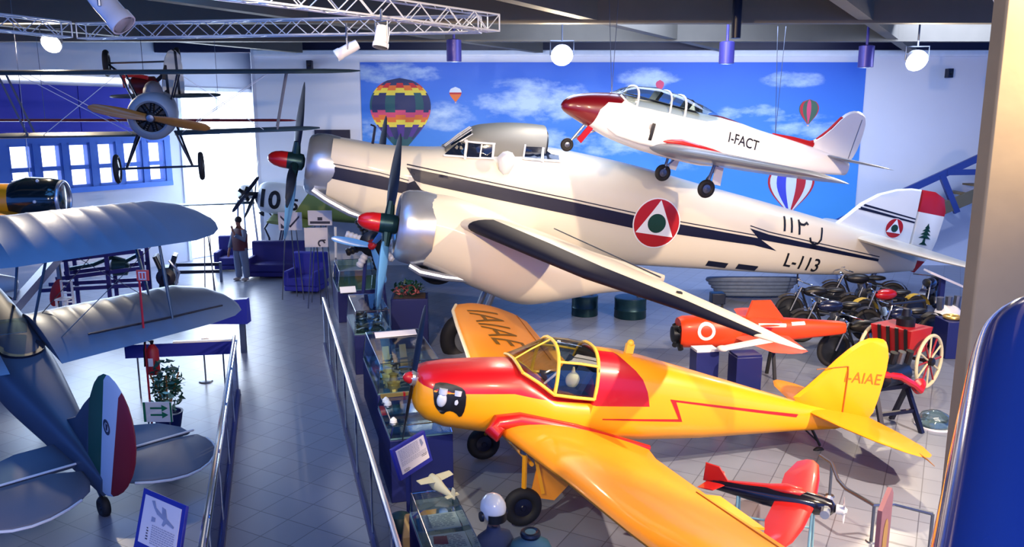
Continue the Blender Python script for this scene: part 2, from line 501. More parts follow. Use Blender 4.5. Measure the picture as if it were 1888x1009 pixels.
for px, py, rx, rz, k in ((725, 135, 95, 20, 1.), (985, 185, 120, 42, 1.), (1195, 145, 62, 20, 1.), (1462, 147, 60, 16, 1.), (820, 215, 60, 28, .9), (700, 240, 50, 24, .8), (1390, 208, 70, 16, 1.), (1500, 240, 90, 18, .8), (980, 262, 160, 26, .7), (1130, 270, 70, 20, .7), (1410, 215, 120, 10, .6), (1270, 290, 60, 25, .5)):
    c = at_y(px, py, WY); sx = rx*WY/FPX; sz = rz*WY/FPX
    dx = mth(nt, 'DIVIDE', mth(nt, 'SUBTRACT', sp.outputs[0], c.x), sx); dz = mth(nt, 'DIVIDE', mth(nt, 'SUBTRACT', sp.outputs[2], c.z), sz)
    r = mth(nt, 'ADD', mth(nt, 'MULTIPLY', dx, dx), mth(nt, 'MULTIPLY', dz, dz))
    q = mth(nt, 'MULTIPLY', mth(nt, 'MAXIMUM', mth(nt, 'SUBTRACT', 1.15, r), 0.), k)
    tot = q if tot is None else mth(nt, 'MAXIMUM', tot, q)
f = mth(nt, 'ADD', mth(nt, 'MULTIPLY', mth(nt, 'SUBTRACT', ns.outputs['Fac'], .56), 3.2), mth(nt, 'MULTIPLY', tot, .85))
f = mth(nt, 'MULTIPLY', mth(nt, 'MINIMUM', mth(nt, 'MAXIMUM', f, 0.), 1.), mth(nt, 'MINIMUM', mth(nt, 'MULTIPLY', tot, 2.), .8))
mx = nd(nt, 'ShaderNodeMix'); mx.data_type = 'RGBA'; nt.links.new(f, mx.inputs[0]); nt.links.new(cr.outputs[0], mx.inputs[6]); mx.inputs[7].default_value = (*lin((196, 222, 240)), 1)
nt.links.new(mx.outputs[2], b.inputs['Base Color'])
mural = thing('mural', 'long blue sky mural with clouds and hot-air balloons on the back wall', 'mural', (0, 0, 0))
MZ1 = at_y(1100, 115, WY).z
mb = MB(); mb.box(((MX0+MX1)/2, WY-.03, (MZ1+.9)/2), (MX1-MX0, .04, MZ1-.9)); mb.build('sky', SKY, mural)
M_bal = {k: mat('balloon '+k, v, .6, 0, .08, 3) for k, v in dict(navy=(34, 44, 92), teal=(28, 84, 92), purple=(70, 40, 130), yellow=(226, 206, 70), orange=(222, 110, 40), pink=(206, 70, 110), red=(186, 30, 44), white=(214, 224, 236), green=(60, 96, 76), blue=(60, 70, 200), peach=(226, 190, 150)).items()}
def balloon(px, py, w, h, colour, name, label, gores=8, rows=14, cut_z=None):
    """painted balloon: gores and bands laid out flat on the wall"""
    c = at_y(px, py, WY); R = w/2*WY/FPX; Hh = h*WY/FPX
    ks = list(M_bal); mb = MB()
    def prof(t): # 0 bottom..1 top
        return math.sqrt(max(0, 1-((t-.62)/.38)**2)) if t > .62 else .10+.90*math.sin(PI/2*(t/.62))**1.15
    for g in range(gores):
        a0 = -PI/2+PI*g/gores; a1 = -PI/2+PI*(g+1)/gores
        for r in range(rows):
            t0, t1 = r/rows, (r+1)/rows
            z0 = c.z-Hh/2+Hh*t0; z1 = c.z-Hh/2+Hh*t1
            mb.mi = ks.index(colour(g, r, gores, rows))
            q = [(c.x+R*prof(t)*math.sin(a), WY-.056, z) for t, a, z in ((t0, a0, z0), (t0, a1, z0), (t1, a1, z1), (t1, a0, z1))]
            mb.face([mb.bm.verts.new(p) for p in q])
    mb.mi = ks.index('peach')
    z = c.z-Hh/2; k = Hh*.09
    mb.loft([[(c.x+s*R*.12, WY-.05-.01*kk, z-k*.4-dz*k*.6) for s, dz in ((-1, 0), (1, 0), (.8, 1), (-.8, 1))] for kk in (0, 1)])
    return mb.build(name, [M_bal[x] for x in ks], mural, label=label)
def col_rain(g, r, G, N):
    t = (r+((g*2+1) % 4)*.5)/N
    if t > .93: return 'navy'
    if t > .86: return 'orange' if g % 2 else 'red'
    if t > .79: return 'yellow'
    if t > .58: return 'navy' if g % 3 else 'teal'
    if t > .50: return 'pink'
    if t > .44: return 'orange'
    if t > .37: return 'yellow'
    if t > .2: return 'navy' if g % 2 else 'purple'
    return 'teal'
balloon(739, 212, 110, 130, col_rain, 'painted_balloon', 'large rainbow-banded balloon at the left end', 9, 30)
balloon(840, 174, 22, 26, lambda g, r, G, N: 'white' if r > N*.6 else ('red' if r > N*.4 else 'orange'), 'painted_balloon', 'small red and white balloon beside the large one', 5, 8)
balloon(1490, 206, 36, 44, lambda g, r, G, N: ('green', 'red', 'green', 'pink', 'green')[g % 5], 'painted_balloon', 'small green and red balloon near the right end', 7, 10)
balloon(1457, 345, 86, 92, lambda g, r, G, N: ('red', 'white', 'blue', 'white', 'red', 'white', 'red')[g % 7], 'painted_balloon', 'balloon striped in white, blue and red', 7, 12)
balloon(1216, 158, 15, 20, lambda g, r, G, N: 'pink', 'painted_balloon', 'tiny crimson balloon', 4, 6)

# wooden column and blue tubular railing close to the camera
mb = MB(); pc = at_y(1857, 0, 4.05); mb.box((pc.x+.22, 4.11, 3.4), (.44, .12, 8.1))
M_post = mat('pale column wood', (150, 130, 100), .75, 0, .22, 3.2, bump=.2)
tag(mb.build('wooden_column', M_post, bevel=.012), 'tall square timber column at the right edge beside the blue railing', 'column')
# ------------------------------------------------------------------ the cream three-engined bomber
def cylinders(name, o, ax, r0, r1, rc, n, parent, m, ph=0.):
    mb = MB(); o = Vector(o); A = Vector(ax).normalized(); u, v = mb.frame(A)
    for k in range(n):
        a = 2*PI*k/n+ph; e = u*math.cos(a)+v*math.sin(a)
        pts = []; rr = []
        for i in range(11):
            pts.append(o+e*(r0+(r1-r0)*i/10)); rr.append(rc*(1 if i % 2 else .84))
        mb.tube(pts, rr, 10)
    mb.lathe([(-.12, .1), (-.08, r0+.02), (.12, r0+.02), (.16, .1)], o, A, 18)
    return mb.build(name, m, parent)
def three_prop(hub, R, parent, angs, up_m, w=.17):
    p = MB(); h = Vector(hub)
    p.lathe([(-.30, .10), (-.28, .16), (.0, .2), (.16, .17), (.2, .08)], h, (1, 0, 0), 20)
    for a in angs:
        p.tube([h+Vector((0, 0, 0)), h+Vector((0, .42*math.cos(a), .42*math.sin(a)))], [.11, .07], 10)
    hb = p.build('propeller_hub', M_teal, parent)
    for a, m in zip(angs, up_m):
        blade('blade', h, (1, 0, 0), (0, math.cos(a), math.sin(a)), R, m, hb, w, .35, .7, .13)
    s = MB(); s.lathe([(-.56, .01), (-.55, .06), (-.50, .11), (-.42, .15), (-.30, .175), (-.16, .18)], h, (1, 0, 0), 24)
    s.build('spinner', M_red, hb)
    return hb
def cowl(c, R, L, parent, m, name='cowling_ring'):
    mb = MB()
    mb.lathe([(L*.9, R*.80), (L*.3, R*.80), (.10, R*.74), (.02, R*.75), (0., R*.80), (.04, R*.90), (.14, R*.975), (.3, R*1.01), (L*.7, R*1.015), (L, R*.985)], c, (1, 0, 0), 40, caps=False)
    return mb.build(name, m, parent, 60)

sm = thing('trimotor_aeroplane', 'large cream three-engined aeroplane with a dark stripe and a red roundel', 'aeroplane', (-5.12, 17.21, 3.66), (.07, .17, .2))
ST = [(1.28, .63, .64, -.66), (1.7, .72, .64, -.78), (2.3, .82, .63, -.98), (3.0, .90, .70, -1.14), (3.6, .93, .80, -1.24), (4.6, .95, 1.02, -1.3), (5.8, .95, 1.17, -1.3), (7.2, .93, 1.15, -1.24),
      (8.4, .89, 1.07, -1.14), (9.7, .83, .93, -1.04), (11.3, .73, .78, -.92), (12.8, .59, .62, -.80), (14.0, .44, .50, -.66), (15.0, .28, .40, -.50), (15.9, .07, .30, -.34)]
mb = MB(); mb.loft([sring(*s, n=44, e=3.2) for s in smooth_stations(ST)])
M_sm = mat('bomber paint', (220, 211, 190), .42, 0, .04, 1.2, coat=.25)
fu = mb.build('fuselage', M_sm, sm, 40)
# dorsal hump with cockpit
HB = [(3.62, .50, .82, .6), (3.9, .64, 1.10, .6), (4.2, .70, 1.36, .6), (4.6, .72, 1.49, .6), (5.0, .72, 1.57, .6), (5.4, .70, 1.62, .6), (5.72, .66, 1.64, .6)]
M_hump = mat('hump grey', (138, 134, 120), .5, 0, .08, 2)
mb = MB(); mb.loft([sring(*s, n=36, e=2.7, zc=.8) for s in smooth_stations(HB)]); hump = mb.build('dorsal_hump', M_hump, sm, 50)
mb = MB(); mb.loft([sring(5.70, .6, 1.56, .7, 28, 2.7), sring(5.76, .6, 1.56, .7, 28, 2.7)]); mb.build('gun_opening', M_black, hump)
skin = bvh_of([fu, hump])
q = [(0, [(3.58, .70), (3.86, 1.00), (3.98, 1.00), (3.98, .70)]), (0, [(4.04, .72), (4.04, 1.03), (4.56, 1.08), (4.58, .80)]), (0, [(3.72, .95), (3.96, 1.20), (4.02, 1.18), (3.9, 1.03)])]
for s, fn in ((-1, NEAR), (1, FAR)):
    for q_ in q: decal('cockpit_window', [q_], M_darkglass, skin, sm, fn, .012)
decal('cockpit_window', [[(5.26, .92), (5.26, 1.16), (5.62, 1.2), (5.62, .94)], [(5.68, .92), (5.68, 1.18), (6.02, 1.2), (6.04, .98)]], M_darkglass, skin, sm, NEAR, .012)
fr = [[(a[0], a[1]), (b[0], b[1]), (b[0]+dx, b[1]+dz), (a[0]+dx, a[1]+dz)] for a, b, dx, dz in (((3.56, .66), (4.62, .78), 0, .035), ((3.98, .68), (3.98, 1.22), .05, 0), ((4.56, .78), (4.54, 1.12), .05, 0), ((3.84, 1.01), (4.6, 1.09), 0, .035), ((4.3, .75), (4.3, 1.05), .03, 0),
      ((5.22, .9), (5.22, 1.2), .04, 0), ((5.62, .9), (5.62, 1.2), .06, 0), ((6.03, .95), (6.03, 1.22), .04, 0), ((5.22, .88), (6.06, .95), 0, .04))]
decal('window_frame', fr[:5], M_creamw, skin, sm, NEAR, .018); decal('window_frame', fr[5:], M_creamw, skin, sm, NEAR, .018)
mb = MB(); mb.loft([sring(x, .0+w, .86+h, .86-h*2.2, 16, 2, y0=-.90) for x, w, h in ((4.66, .01, .02), (4.74, .06, .12), (4.84, .09, .16), (4.95, .08, .14), (5.04, .02, .04))]); mb.build('blister_fairing', mat('blister grey', (206, 206, 208), .35, 0, .05, 3), sm)
wf = MB()
for a in (-.9, -.55, -.2, .2, .55, .9):
    y = a*.55; wf.tube([(3.62+abs(a)*.05, y*.85, .84-.04*abs(a)), (3.92, y, 1.14-.1*a*a), (4.12, y*.98, 1.335-.14*a*a)], .016, 6)
wf.tube([(3.93, -.52, 1.04), (3.93, 0, 1.15), (3.93, .52, 1.04)], .014, 6)
wf.build('windscreen_frame', M_creamw, hump)
decal('windscreen', [[(3.72, -.42), (3.72, .42), (4.1, .5), (4.1, -.5)]], M_darkglass, hump, sm, TOP, .006)
# navy stripe, both sides
up = [(2.82, .34), (3.6, .31), (4.56, .265), (6.5, .175), (8.0, .085), (8.95, .05), (10.0, .02), (11.05, -.01), (10.78, .19), (11.3, .11), (12.6, .02), (14.6, -.12)]
lo = [(14.6, -.185), (12.6, -.09), (11.15, -.02-.02), (11.62, -.25), (11.0, -.19), (9.02, -.19), (8.0, -.20), (6.57, -.11), (4.61, -.01), (3.2, .07), (3.02, .1)]
strA = [(1.3, .10), (2.3, .085), (2.9, .03), (3.02, .1), (3.18, -.06), (3.72, -.19), (3.3, -.21), (2.34, -.19), (1.3, -.15)]
thin = [[(a[0], a[1]+.045), (b[0], b[1]+.045), (b[0], b[1]+.068), (a[0], a[1]+.068)] for a, b in zip(up[:-1], up[1:]) if a[0] < b[0]]
thin += [[(a[0], a[1]+.045), (b[0], b[1]+.045), (b[0], b[1]+.065), (a[0], a[1]+.065)] for a, b in zip(strA[:2], strA[1:3])]
for fn in (NEAR, FAR): decal('side_stripe', [up+lo, [(2.82, .34), (3.02, .1), (3.2, .07), (3.35, .1)][::-1], strA]+thin, M_navy, fu, sm, fn, .007)
def roundel(name, c, R, tgt, fn, off):
    tri = [(c[0]+R*.97*math.cos(a), c[1]+R*.97*math.sin(a)) for a in (PI/2, PI/2+2*PI/3, PI/2+4*PI/3)]
    o = decal(name, [disc(c, R*1.05, 40, 0)], [M_white], tgt, sm, fn, off)
    decal('red_disc', [disc(c, R, 40)], M_redw, tgt, o, fn, off+.004)
    decal('white_triangle', [tri], M_white, tgt, o, fn, off+.008)
    decal('green_disc', [disc(c, R*.40, 28)], M_dkgreen, tgt, o, fn, off+.012)
roundel('roundel', (8.46, -.01), .54, fu, NEAR, .012)
decal('registration_lettering', place(text_bm('L-113', .34, .95, 0, .012), (11.93, -.595), (1, -.055), (.02, 1)), M_ink if 0 else M_black, fu, sm, NEAR, .010)
ar = []
def stroke(pts, w):
    for a, b in zip(pts[:-1], pts[1:]):
        d = Vector((b[0]-a[0], b[1]-a[1])).normalized(); nx, ny = -d.y*w/2, d.x*w/2; ex, ey = d.x*w*.3, d.y*w*.3
        ar.append([(a[0]+nx-ex, a[1]+ny-ey), (a[0]-nx-ex, a[1]-ny-ey), (b[0]-nx+ex, b[1]-ny+ey), (b[0]+nx+ex, b[1]+ny+ey)])
stroke([(11.66, .55), (11.70, .25)], .055); stroke([(11.86, .54), (11.90, .24)], .055)
stroke([(12.07, .52), (12.12, .22)], .055); stroke([(12.07, .49), (12.14, .44), (12.22, .44), (12.30, .49), (12.33, .46)], .05)
stroke([(12.74, .42), (12.75, .16), (12.69, .06), (12.58, .03), (12.48, .08), (12.44, .16)], .05)
decal('registration_lettering', ar, M_black, fu, sm, NEAR, .010)
for q_ in ([(9.97, -.70), (10.5, -.70), (10.5, -.84), (9.97, -.84)], [(10.76, -.68), (11.3, -.68), (11.3, -.82), (10.76, -.82)]): decal('side_window', [q_], M_navy, fu, sm, NEAR, .010)
# fin and rudder in the flag colours
fin = vfin([(13.3, .45), (13.62, .78), (13.92, 1.12), (14.35, 1.43), (14.8, 1.61), (15.2, 1.69), (15.5, 1.70), (15.55, 1.2), (15.6, .2)], .16).build('fin', M_creamw, sm, 50)
M_rud = mat('rudder paint', (228, 226, 220), .4, 0, .04, 2)
add_over(M_rud, (176, 20, 30), lambda nt, x, y, z: mth(nt, 'ADD', mth(nt, 'GREATER_THAN', mth(nt, 'ADD', z, mth(nt, 'MULTIPLY', mth(nt, 'SUBTRACT', x, 15.5), .02)), 1.16), mth(nt, 'LESS_THAN', z, -.05)))
rud = vfin([(15.5, 1.70), (15.9, 1.70), (16.2, 1.58), (16.33, 1.3), (16.32, .5), (16.22, .0), (15.98, -.38), (15.75, -.34), (15.6, .2), (15.55, 1.2)], .12).build('rudder', M_rud, sm, 50)
decal('fin_stripe', [[(13.98, 1.13), (15.5, .98), (15.5, .95), (13.98, 1.08)], [(13.9, 1.05), (15.5, .90), (15.5, .86), (13.86, .98)]], M_navy, fin, fin, NEAR, .006)
roundel('fin_roundel', (14.98, .66), .24, bvh_of([fin, fu]), NEAR, .012)
ce = []
for zz, w in ((.83, .10), (.75, .16), (.66, .20), (.57, .24)):
    ce.append([(15.92-w*.75, zz-.045), (15.92+w*.75, zz-.045), (15.92+w*.25, zz+.03), (15.92, zz+.09), (15.92-w*.25, zz+.03)])
ce += [[(15.9, .56), (15.95, .56), (15.97, .38), (15.88, .38)], [(15.80, .36), (16.05, .36), (15.97, .42), (15.88, .42)]]
decal('cedar_emblem', ce, M_dkgreen, bvh_of([fin, rud]), rud, NEAR, .008)
for s in (-1, 1):
    tp = wing_mb([(13.75, s*.10, .30, 2.1, .10), (14.0, s*1.2, .31, 1.85, .09), (14.5, s*2.3, .33, 1.3, .08), (14.85, s*2.75, .34, .85, .07), (15.05, s*2.95, .34, .4, .05)], 12, 0.)
    t = tp.build('tailplane', M_cream, sm, 50)
# wings: inner panel with nacelle, dihedral outside
WS = lambda s: [(3.0, s*.6, -.52, 2.7, .16, .03), (3.45, s*2.97, -.27, 2.25, .17, .03), (3.78, s*3.9, -.14, 1.9, .17, .03), (4.32, s*6.0, .0, 1.72, .16, .02), (4.75, s*7.5, .09, 1.48, .15, .02), (5.5, s*9.0, .18, .86, .15, .01), (5.95, s*10.2, .26, .40, .13, 0), (6.1, s*10.45, .28, .24, .10, 0), (6.25, s*10.6, .29, .08, .08, 0)]
for s in (-1, 1):
    sec = WS(s) if s < 0 else WS(s)[:4]+[(4.42, 6.4, .02, 1.6, .15, .02)]
    w = wing_mb(sec, 16).build('wing', M_cream, sm, 50)
    # dark boot along the leading edge
    mb = MB()
    rings = []
    for a in range(len(sec)-1):
        for t in ([0, .25, .5, .75] if a < len(sec)-2 else [0, 1]):
            v = [sec[a][i]*(1-t)+sec[a+1][i]*t for i in range(6)]
            if abs(v[1]) < 3.7 or abs(v[1]) > 10.2: continue
            f = foil(v[0], v[1], v[2], v[3], v[4], 16, v[5])
            c = Vector((v[0]+v[3]*.3, v[1], v[2]))
            rings.append([(lambda p: c+(p-c)*1.0+(p-c).normalized()*.006)(Vector(p)) for p in f[11:22]])
    mb.loft(rings, closed=False); mb.build('deicing_boot', mat('navy rubber boot', (7, 9, 34), .7, 0, .15, 3, spec=.3), w, 60)
    if s < 0:
        mb = MB(); mb.tube([(5.35, -3.8, .02), (5.65, -6, .13), (5.9, -7.6, .2)], .012, 6); mb.build('flap_hinge_line', M_steel, w)
        mb = MB(); mb.box((5.75, -8.6, .24), (.06, .06, .05)); mb.build('filler_cap', M_black, w)
# engines
M_nac = mat('nacelle paint', (220, 211, 190), .42, 0, .05, 1.5, coat=.25)
cyl = []
cowl((.80, 0, 0), .67, .62, sm, M_alu)
cylinders('engine', (1.1, 0, 0), (1, 0, 0), .25, .54, .085, 9, sm, M_engine)
three_prop((.56, 0, 0), 1.66, sm, (math.radians(93), math.radians(-100), math.radians(205)), (M_darkbl, M_bluebl, M_darkbl))
for s in (-1, 1):
    y = s*2.97; zc = -.48
    nac = MB(); NS = [(3.12, .62, .17, -1.12), (3.6, .70, .18, -1.25), (4.4, .86, .02, -1.48), (5.1, .90, -.2, -1.62), (5.7, .84, -.32, -1.5), (6.6, .66, -.5, -1.22), (7.4, .36, -.62, -1.08), (8.0, .05, -.72, -.86)]
    nac.loft([sring(*q, n=32, e=2.4, y0=y) for q in smooth_stations(NS)]); n_o = nac.build('nacelle', M_nac, sm, 45)
    cowl((2.62, y, zc), .68, .64, n_o, M_alu)
    cylinders('engine', (2.9, y, zc), (1, 0, 0), .25, .54, .085, 9, n_o, M_engine)
    hb = three_prop((2.47, y, zc), 1.66, n_o, (math.radians(78), math.radians(-112), math.radians(-84)) if s < 0 else (math.radians(65), math.radians(-55), math.radians(185)), (M_darkbl, M_bluebl, M_bluebl))
    ex = MB(); ex.tube([(2.95, y-.28, zc-.66), (3.15, y-.35, zc-.74), (3.6, y-.42, zc-.76), (4.1, y-.44, zc-.74)], [.07, .075, .07, .06], 10); ex.build('exhaust_pipe', M_alu, n_o)
    # undercarriage, partly hidden below
    lg = MB()
    for d in (-.32, .32):
        lg.tube([(4.6, y+d, -1.3), (4.35, y+d, -2.45)], .06, 8)
    lo_ = lg.build('undercarriage_leg', M_steel, n_o)
    wheel('wheel', (4.32, y, -2.5), .56, .3, n_o, M_rubber, M_steel)
ex = MB(); ex.tube([(1.0, -.5, -.48), (1.3, -.58, -.62), (1.8, -.68, -.80), (2.4, -.74, -.92)], [.075, .08, .075, .06], 10); ex.build('exhaust_pipe', M_alu, sm)
mb = MB(); mb.tube([(2.1, 0, .6), (2.1, 0, 1.0)], .03, 8); mb.tube([(2.1, 0, 1.0), (2.0, 0, 1.02)], .02, 6); mb.build('mast', M_navy, sm)
mb = MB(); mb.tube([(14.9, 0, -.4), (14.8, 0, -.75)], .06); mb.build('tail_leg', M_steel, sm)
wheel('tail_wheel', (14.8, 0, -.9), .22, .16, sm, M_rubber, M_steel)

# ------------------------------------------------------------------ the yellow two-seater
ye = thing('light_aeroplane', 'yellow low-wing light aeroplane with a red nose and open glazed canopy', 'aeroplane', (-1.23, 9.0, 1.6), (0, .2, .27))
M_yefus = mat('yellow fuselage paint', (246, 160, 16), .35, 0, .05, 1.4, coat=.35)
def yemask2(nt, x, y, z):
    lo_ = piecewise(nt, x, [(2.2, -.02), (2.95, .03)]); up_ = piecewise(nt, x, [(2.2, .64), (2.5, .56), (2.7, .43), (2.8, .34), (2.88, .2), (2.94, .03)])
    k = mth(nt, 'MULTIPLY', mth(nt, 'GREATER_THAN', z, lo_), mth(nt, 'LESS_THAN', z, up_))
    return mth(nt, 'MULTIPLY', mth(nt, 'MULTIPLY', k, mth(nt, 'GREATER_THAN', x, 2.21)), mth(nt, 'GREATER_THAN', mth(nt, 'ABSOLUTE', y), .10))
def yemask(nt, x, y, z):
    f = piecewise(nt, x, [(.12, -.03), (.30, -.06), (.6, -.05), (1.2, .02), (1.75, -.03), (2.3, -.01), (2.95, .03)])
    return mth(nt, 'MULTIPLY', mth(nt, 'GREATER_THAN', z, f), mth(nt, 'LESS_THAN', x, 2.22))
add_over(M_yefus, (186, 14, 28), yemask); add_over(M_yefus, (176, 14, 34), yemask2)
YS = [(.13, .22, .05, -.30), (.17, .32, .08, -.40), (.28, .40, .12, -.49), (.5, .45, .175, -.55), (.9, .47, .24, -.57), (1.26, .48, .29, -.57), (1.45, .49, .22, -.57), (1.72, .49, .06, -.56), (2.0, .49, .055, -.55), (2.17, .48, .06, -.55), (2.20, .48, .57, -.55), (2.5, .46, .575, -.54),
      (2.9, .43, .545, -.51), (3.85, .34, .41, -.41), (4.6, .26, .30, -.30), (5.3, .17, .20, -.2), (6.0, .07, .14, -.12), (6.15, .03, .12, -.08)]
rings = []
for s in YS: rings.append(sring(*s, n=40, e=2.7, zc=min(-.05, (s[2]+s[3])/2+.05)))
mb = MB(); mb.loft(rings); yf = mb.build('fuselage', M_yefus, ye, 40)
strp = [[(3.21, .14), (5.22, .085), (5.24, .055), (3.30, .095), (3.42, -.12), (2.34, -.16), (2.34, -.175), (3.46, -.155), (3.36, .09)][:0] or [(3.21, .14), (5.25, .07), (5.22, .03), (3.30, .115)], [(3.21, .14), (3.30, .115), (3.45, -.13), (3.39, -.10)], [(2.34, -.165), (3.39, -.10), (3.45, -.13), (2.34, -.18)]]
decal('lightning_stripe', strp, M_red, yf, ye, NEAR, .005); decal('lightning_stripe', strp, M_red, yf, ye, FAR, .005)
# canopy: glazing and frame
def can(x, zt, hw, zb=.05, n=14): return [(x, hw*math.copysign(abs(math.cos(a))**.75, math.cos(a)), zb+(zt-zb)*abs(math.sin(a))**.8) for a in [PI*i/n for i in range(n+1)]]
CN = [(1.27, .31, .40, .26), (1.46, .46, .45, .18), (1.68, .61, .47, .06), (1.95, .625, .47, .055), (2.19, .61, .46, .055)]
mb = MB(); mb.loft([can(a, b, c, d) for a, b, c, d in CN], closed=False); cg = mb.build('canopy', M_canopy, ye, 60)
fr = MB()
for i in (2, 4): fr.tube(can(*CN[i]), .022, 8)
fr.tube([can(*c)[0] for c in CN], .02, 8); fr.tube([can(*c)[-1] for c in CN], .02, 8)
fr.tube([(1.27, .40, .26), (1.25, .2, .305), (1.25, 0, .32), (1.25, -.2, .305), (1.27, -.40, .26)], .02, 8)
fr.tube([can(*CN[i])[11] for i in (2, 3, 4)], .016, 8); fr.tube([can(*CN[i])[3] for i in (2, 3, 4)], .016, 8)
fr.tube([can(*CN[i])[7] for i in (0, 1, 2)], .012, 8)
fr.build('canopy_frame', mat('frame yellow', (232, 190, 70), .4, 0, .05, 4), cg)
mb = MB(); mb.loft([[(x, y*k, .058+dz) for y in (-.42, -.2, .2, .42) for dz in (0,)][:4]+[(x, y*k, .064) for y in (.42, .2, -.2, -.42)] for x, k in ((1.74, 1), (2.18, 1))]); mb.build('cockpit_floor', M_black, ye)
mb = MB(); mb.loft([sring(2.185, .44, .55, .07, 24, 2.6), sring(2.195, .44, .55, .07, 24, 2.6)]); mb.build('cockpit_bulkhead', M_black, ye)
for y in (-.2, .2):
    mb = MB(); mb.bar((2.02, y, .07), (2.13, y, .36), .32, .07, (1, 0, 0)); mb.box((1.9, y, .09), (.3, .32, .06)); mb.build('seat', mat('dark seat', (30, 42, 84), .6, 0, .1, 5), ye)
mb = MB(); mb.tube([(1.62, -.18, .08), (1.74, -.3, .30)], .014); mb.tube([(1.66, -.12, .08), (1.76, -.26, .3)], .014); mb.build('control_stick', M_white, ye)
mb = MB(); mb.ell((1.96, -.24, .20), (.09, .06, .10)); mb.tube([(1.96, -.24, .2), (1.94, -.24, .36)], [.05, .012]); mb.build('headset', mat('pale cloth', (226, 214, 170), .7), ye)
mb = MB(); mb.box((2.72, 0, .62), (.1, .06, .12)); mb.ell((2.72, 0, .69), .045); mb.build('beacon', mat('amber', (240, 190, 60), .4), ye)
# wings
YW = lambda s: [(1.10, s*.40, -.44, 1.95, .15, .03), (1.16, s*.9, -.39, 1.75, .15, .03), (1.28, s*2.2, -.25, 1.52, .14, .02), (1.36, s*3.4, -.13, 1.42, .13, .01), (1.42, s*4.1, -.05, 1.32, .12, 0), (1.55, s*4.5, -.02, 1.05, .10, 0), (1.78, s*4.72, 0, .6, .07, 0), (1.98, s*4.8, 0, .2, .05, 0)]
for s in (-1, 1):
    w = wing_mb(YW(s), 16).build('wing', M_yel2, ye, 50)
    mb = MB(); mb.tube([(2.62, s*2.3, -.22), (2.60, s*4.3, -.0)], .008, 6); mb.build('aileron_gap', mat('brown seam', (150, 86, 10), .6), w)
    mb = MB(); mb.bar((2.8, s*2.25, -.27), (2.74, s*3.1, -.18), .25, .02); mb.build('trim_tab', M_yel, w)
    if s > 0:
        tx = place(text_bm('I-AIAE', .62, 1.), (1.9, 3.75), (0, -1), (-1, 0)) if 0 else place(text_bm('IAIAE', .55, .9), (1.62, 4.0), (.08, -1), (1, .08))
        decal('wing_lettering', tx, mat('brown letters', (120, 84, 20), .6), w, w, TOP, .006)
        mb = MB(); mb.tube([(YW(1)[i][0]-.004, YW(1)[i][1], YW(1)[i][2]+.01) for i in range(6)], .03, 8); mb.build('leading_edge', mat('pale edge', (246, 226, 180), .4), w)
    fl = MB(); fl.tube([(1.08, s*.62, -.43), (1.0, s*.56, -.40), (1.05, s*.5, -.33), (1.3, s*.49, -.28), (2.0, s*.49, -.34), (2.6, s*.47, -.43), (3.05, s*.43, -.49)], [.09, .10, .10, .10, .09, .07, .04], 12); fl.build('wing_root_fillet', M_red, w)
# tail
ytail = vfin(smooth_poly([(5.15, .16), (5.5, .52), (5.85, .95), (6.12, 1.18), (6.4, 1.22), (6.52, 1.16), (6.6, .95), (6.6, .45), (6.55, .05), (6.3, -.08), (6.0, .02)], 1), .10).build('fin', M_yel, ye, 50)
mb = MB(); mb.tube([(5.93, -.058, .78), (5.96, -.06, .66), (6.03, -.058, .12)], .010, 6); mb.tube([(5.45, -.055, .68), (5.93, -.058, .78)], .006, 6); mb.build('rudder_hinge', mat('brown seam', (150, 86, 10), .6), ytail)
decal('registration_lettering', place(text_bm('I-AIAE', .15, 1.05, 0, .0), (5.93, .56), (1, .03), (0, 1)), mat('orange letters', (196, 96, 20), .6), ytail, ytail, NEAR, .006)
for s in (-1, 1):
    wing_mb([(5.45, s*.05, .1, 1.05, .09), (5.55, s*.6, .1, .95, .08), (5.72, s*1.1, .1, .72, .07), (5.9, s*1.4, .1, .4, .06), (6.02, s*1.5, .1, .15, .05)], 10, 0.).build('tailplane', M_yel2, ye, 50)
mb = MB(); mb.tube([(6.1, -1.40, .1), (6.02, -1.62, .11), (5.9, -1.85, .12)], [.012, .008, .004], 6); mb.build('static_wick', M_wood, ye)
# nose: propeller, intakes, undercarriage
mb = MB(); mb.lathe([(-.02, .01), (0, .045), (.05, .07), (.1, .075)], (0, 0, -.06), (1, 0, 0), 18)
sp = mb.build('spinner', M_redw, ye)
mb = MB(); mb.lathe([(.08, .09), (.14, .09), (.18, .05)], (0, 0, -.06), (1, 0, 0), 18)
for k in range(6): mb.tube([(.07, .06*math.cos(k), .06*math.sin(k)-.06), (.085, .062*math.cos(k), .062*math.sin(k)-.06)], .014, 8)
hb = mb.build('propeller_hub', M_alu, ye)
for a in (86, 266): blade('blade', (.1, 0, -.06), (1, 0, 0), (0, math.cos(math.radians(a)), math.sin(math.radians(a))), .86, M_darkbl, hb, .062, .07, .6, .16)
for s, fn in ((-1, NEAR), (1, FAR)):
    decal('cooling_intake', [smooth_poly([(.26, .0), (.30, -.20), (.34, -.26), (.42, -.33), (.47, -.26), (.55, -.27), (.63, -.34), (.66, -.22), (.64, -.03), (.56, .03), (.36, .04)], 1)], M_black, yf, ye, fn, .006)
    for cx_ in (.38, .55):
        mb = MB(); mb.ell((cx_, s*.425, -.15), (.058, .035, .085)); mb.lathe([(-.03, .05), (.03, .05)], (cx_, s*.42, -.05), (0, 0, 1), 12); mb.build('cylinder_head', mat('pale cylinder', (206, 216, 236), .3, .2, .1, 9), ye)
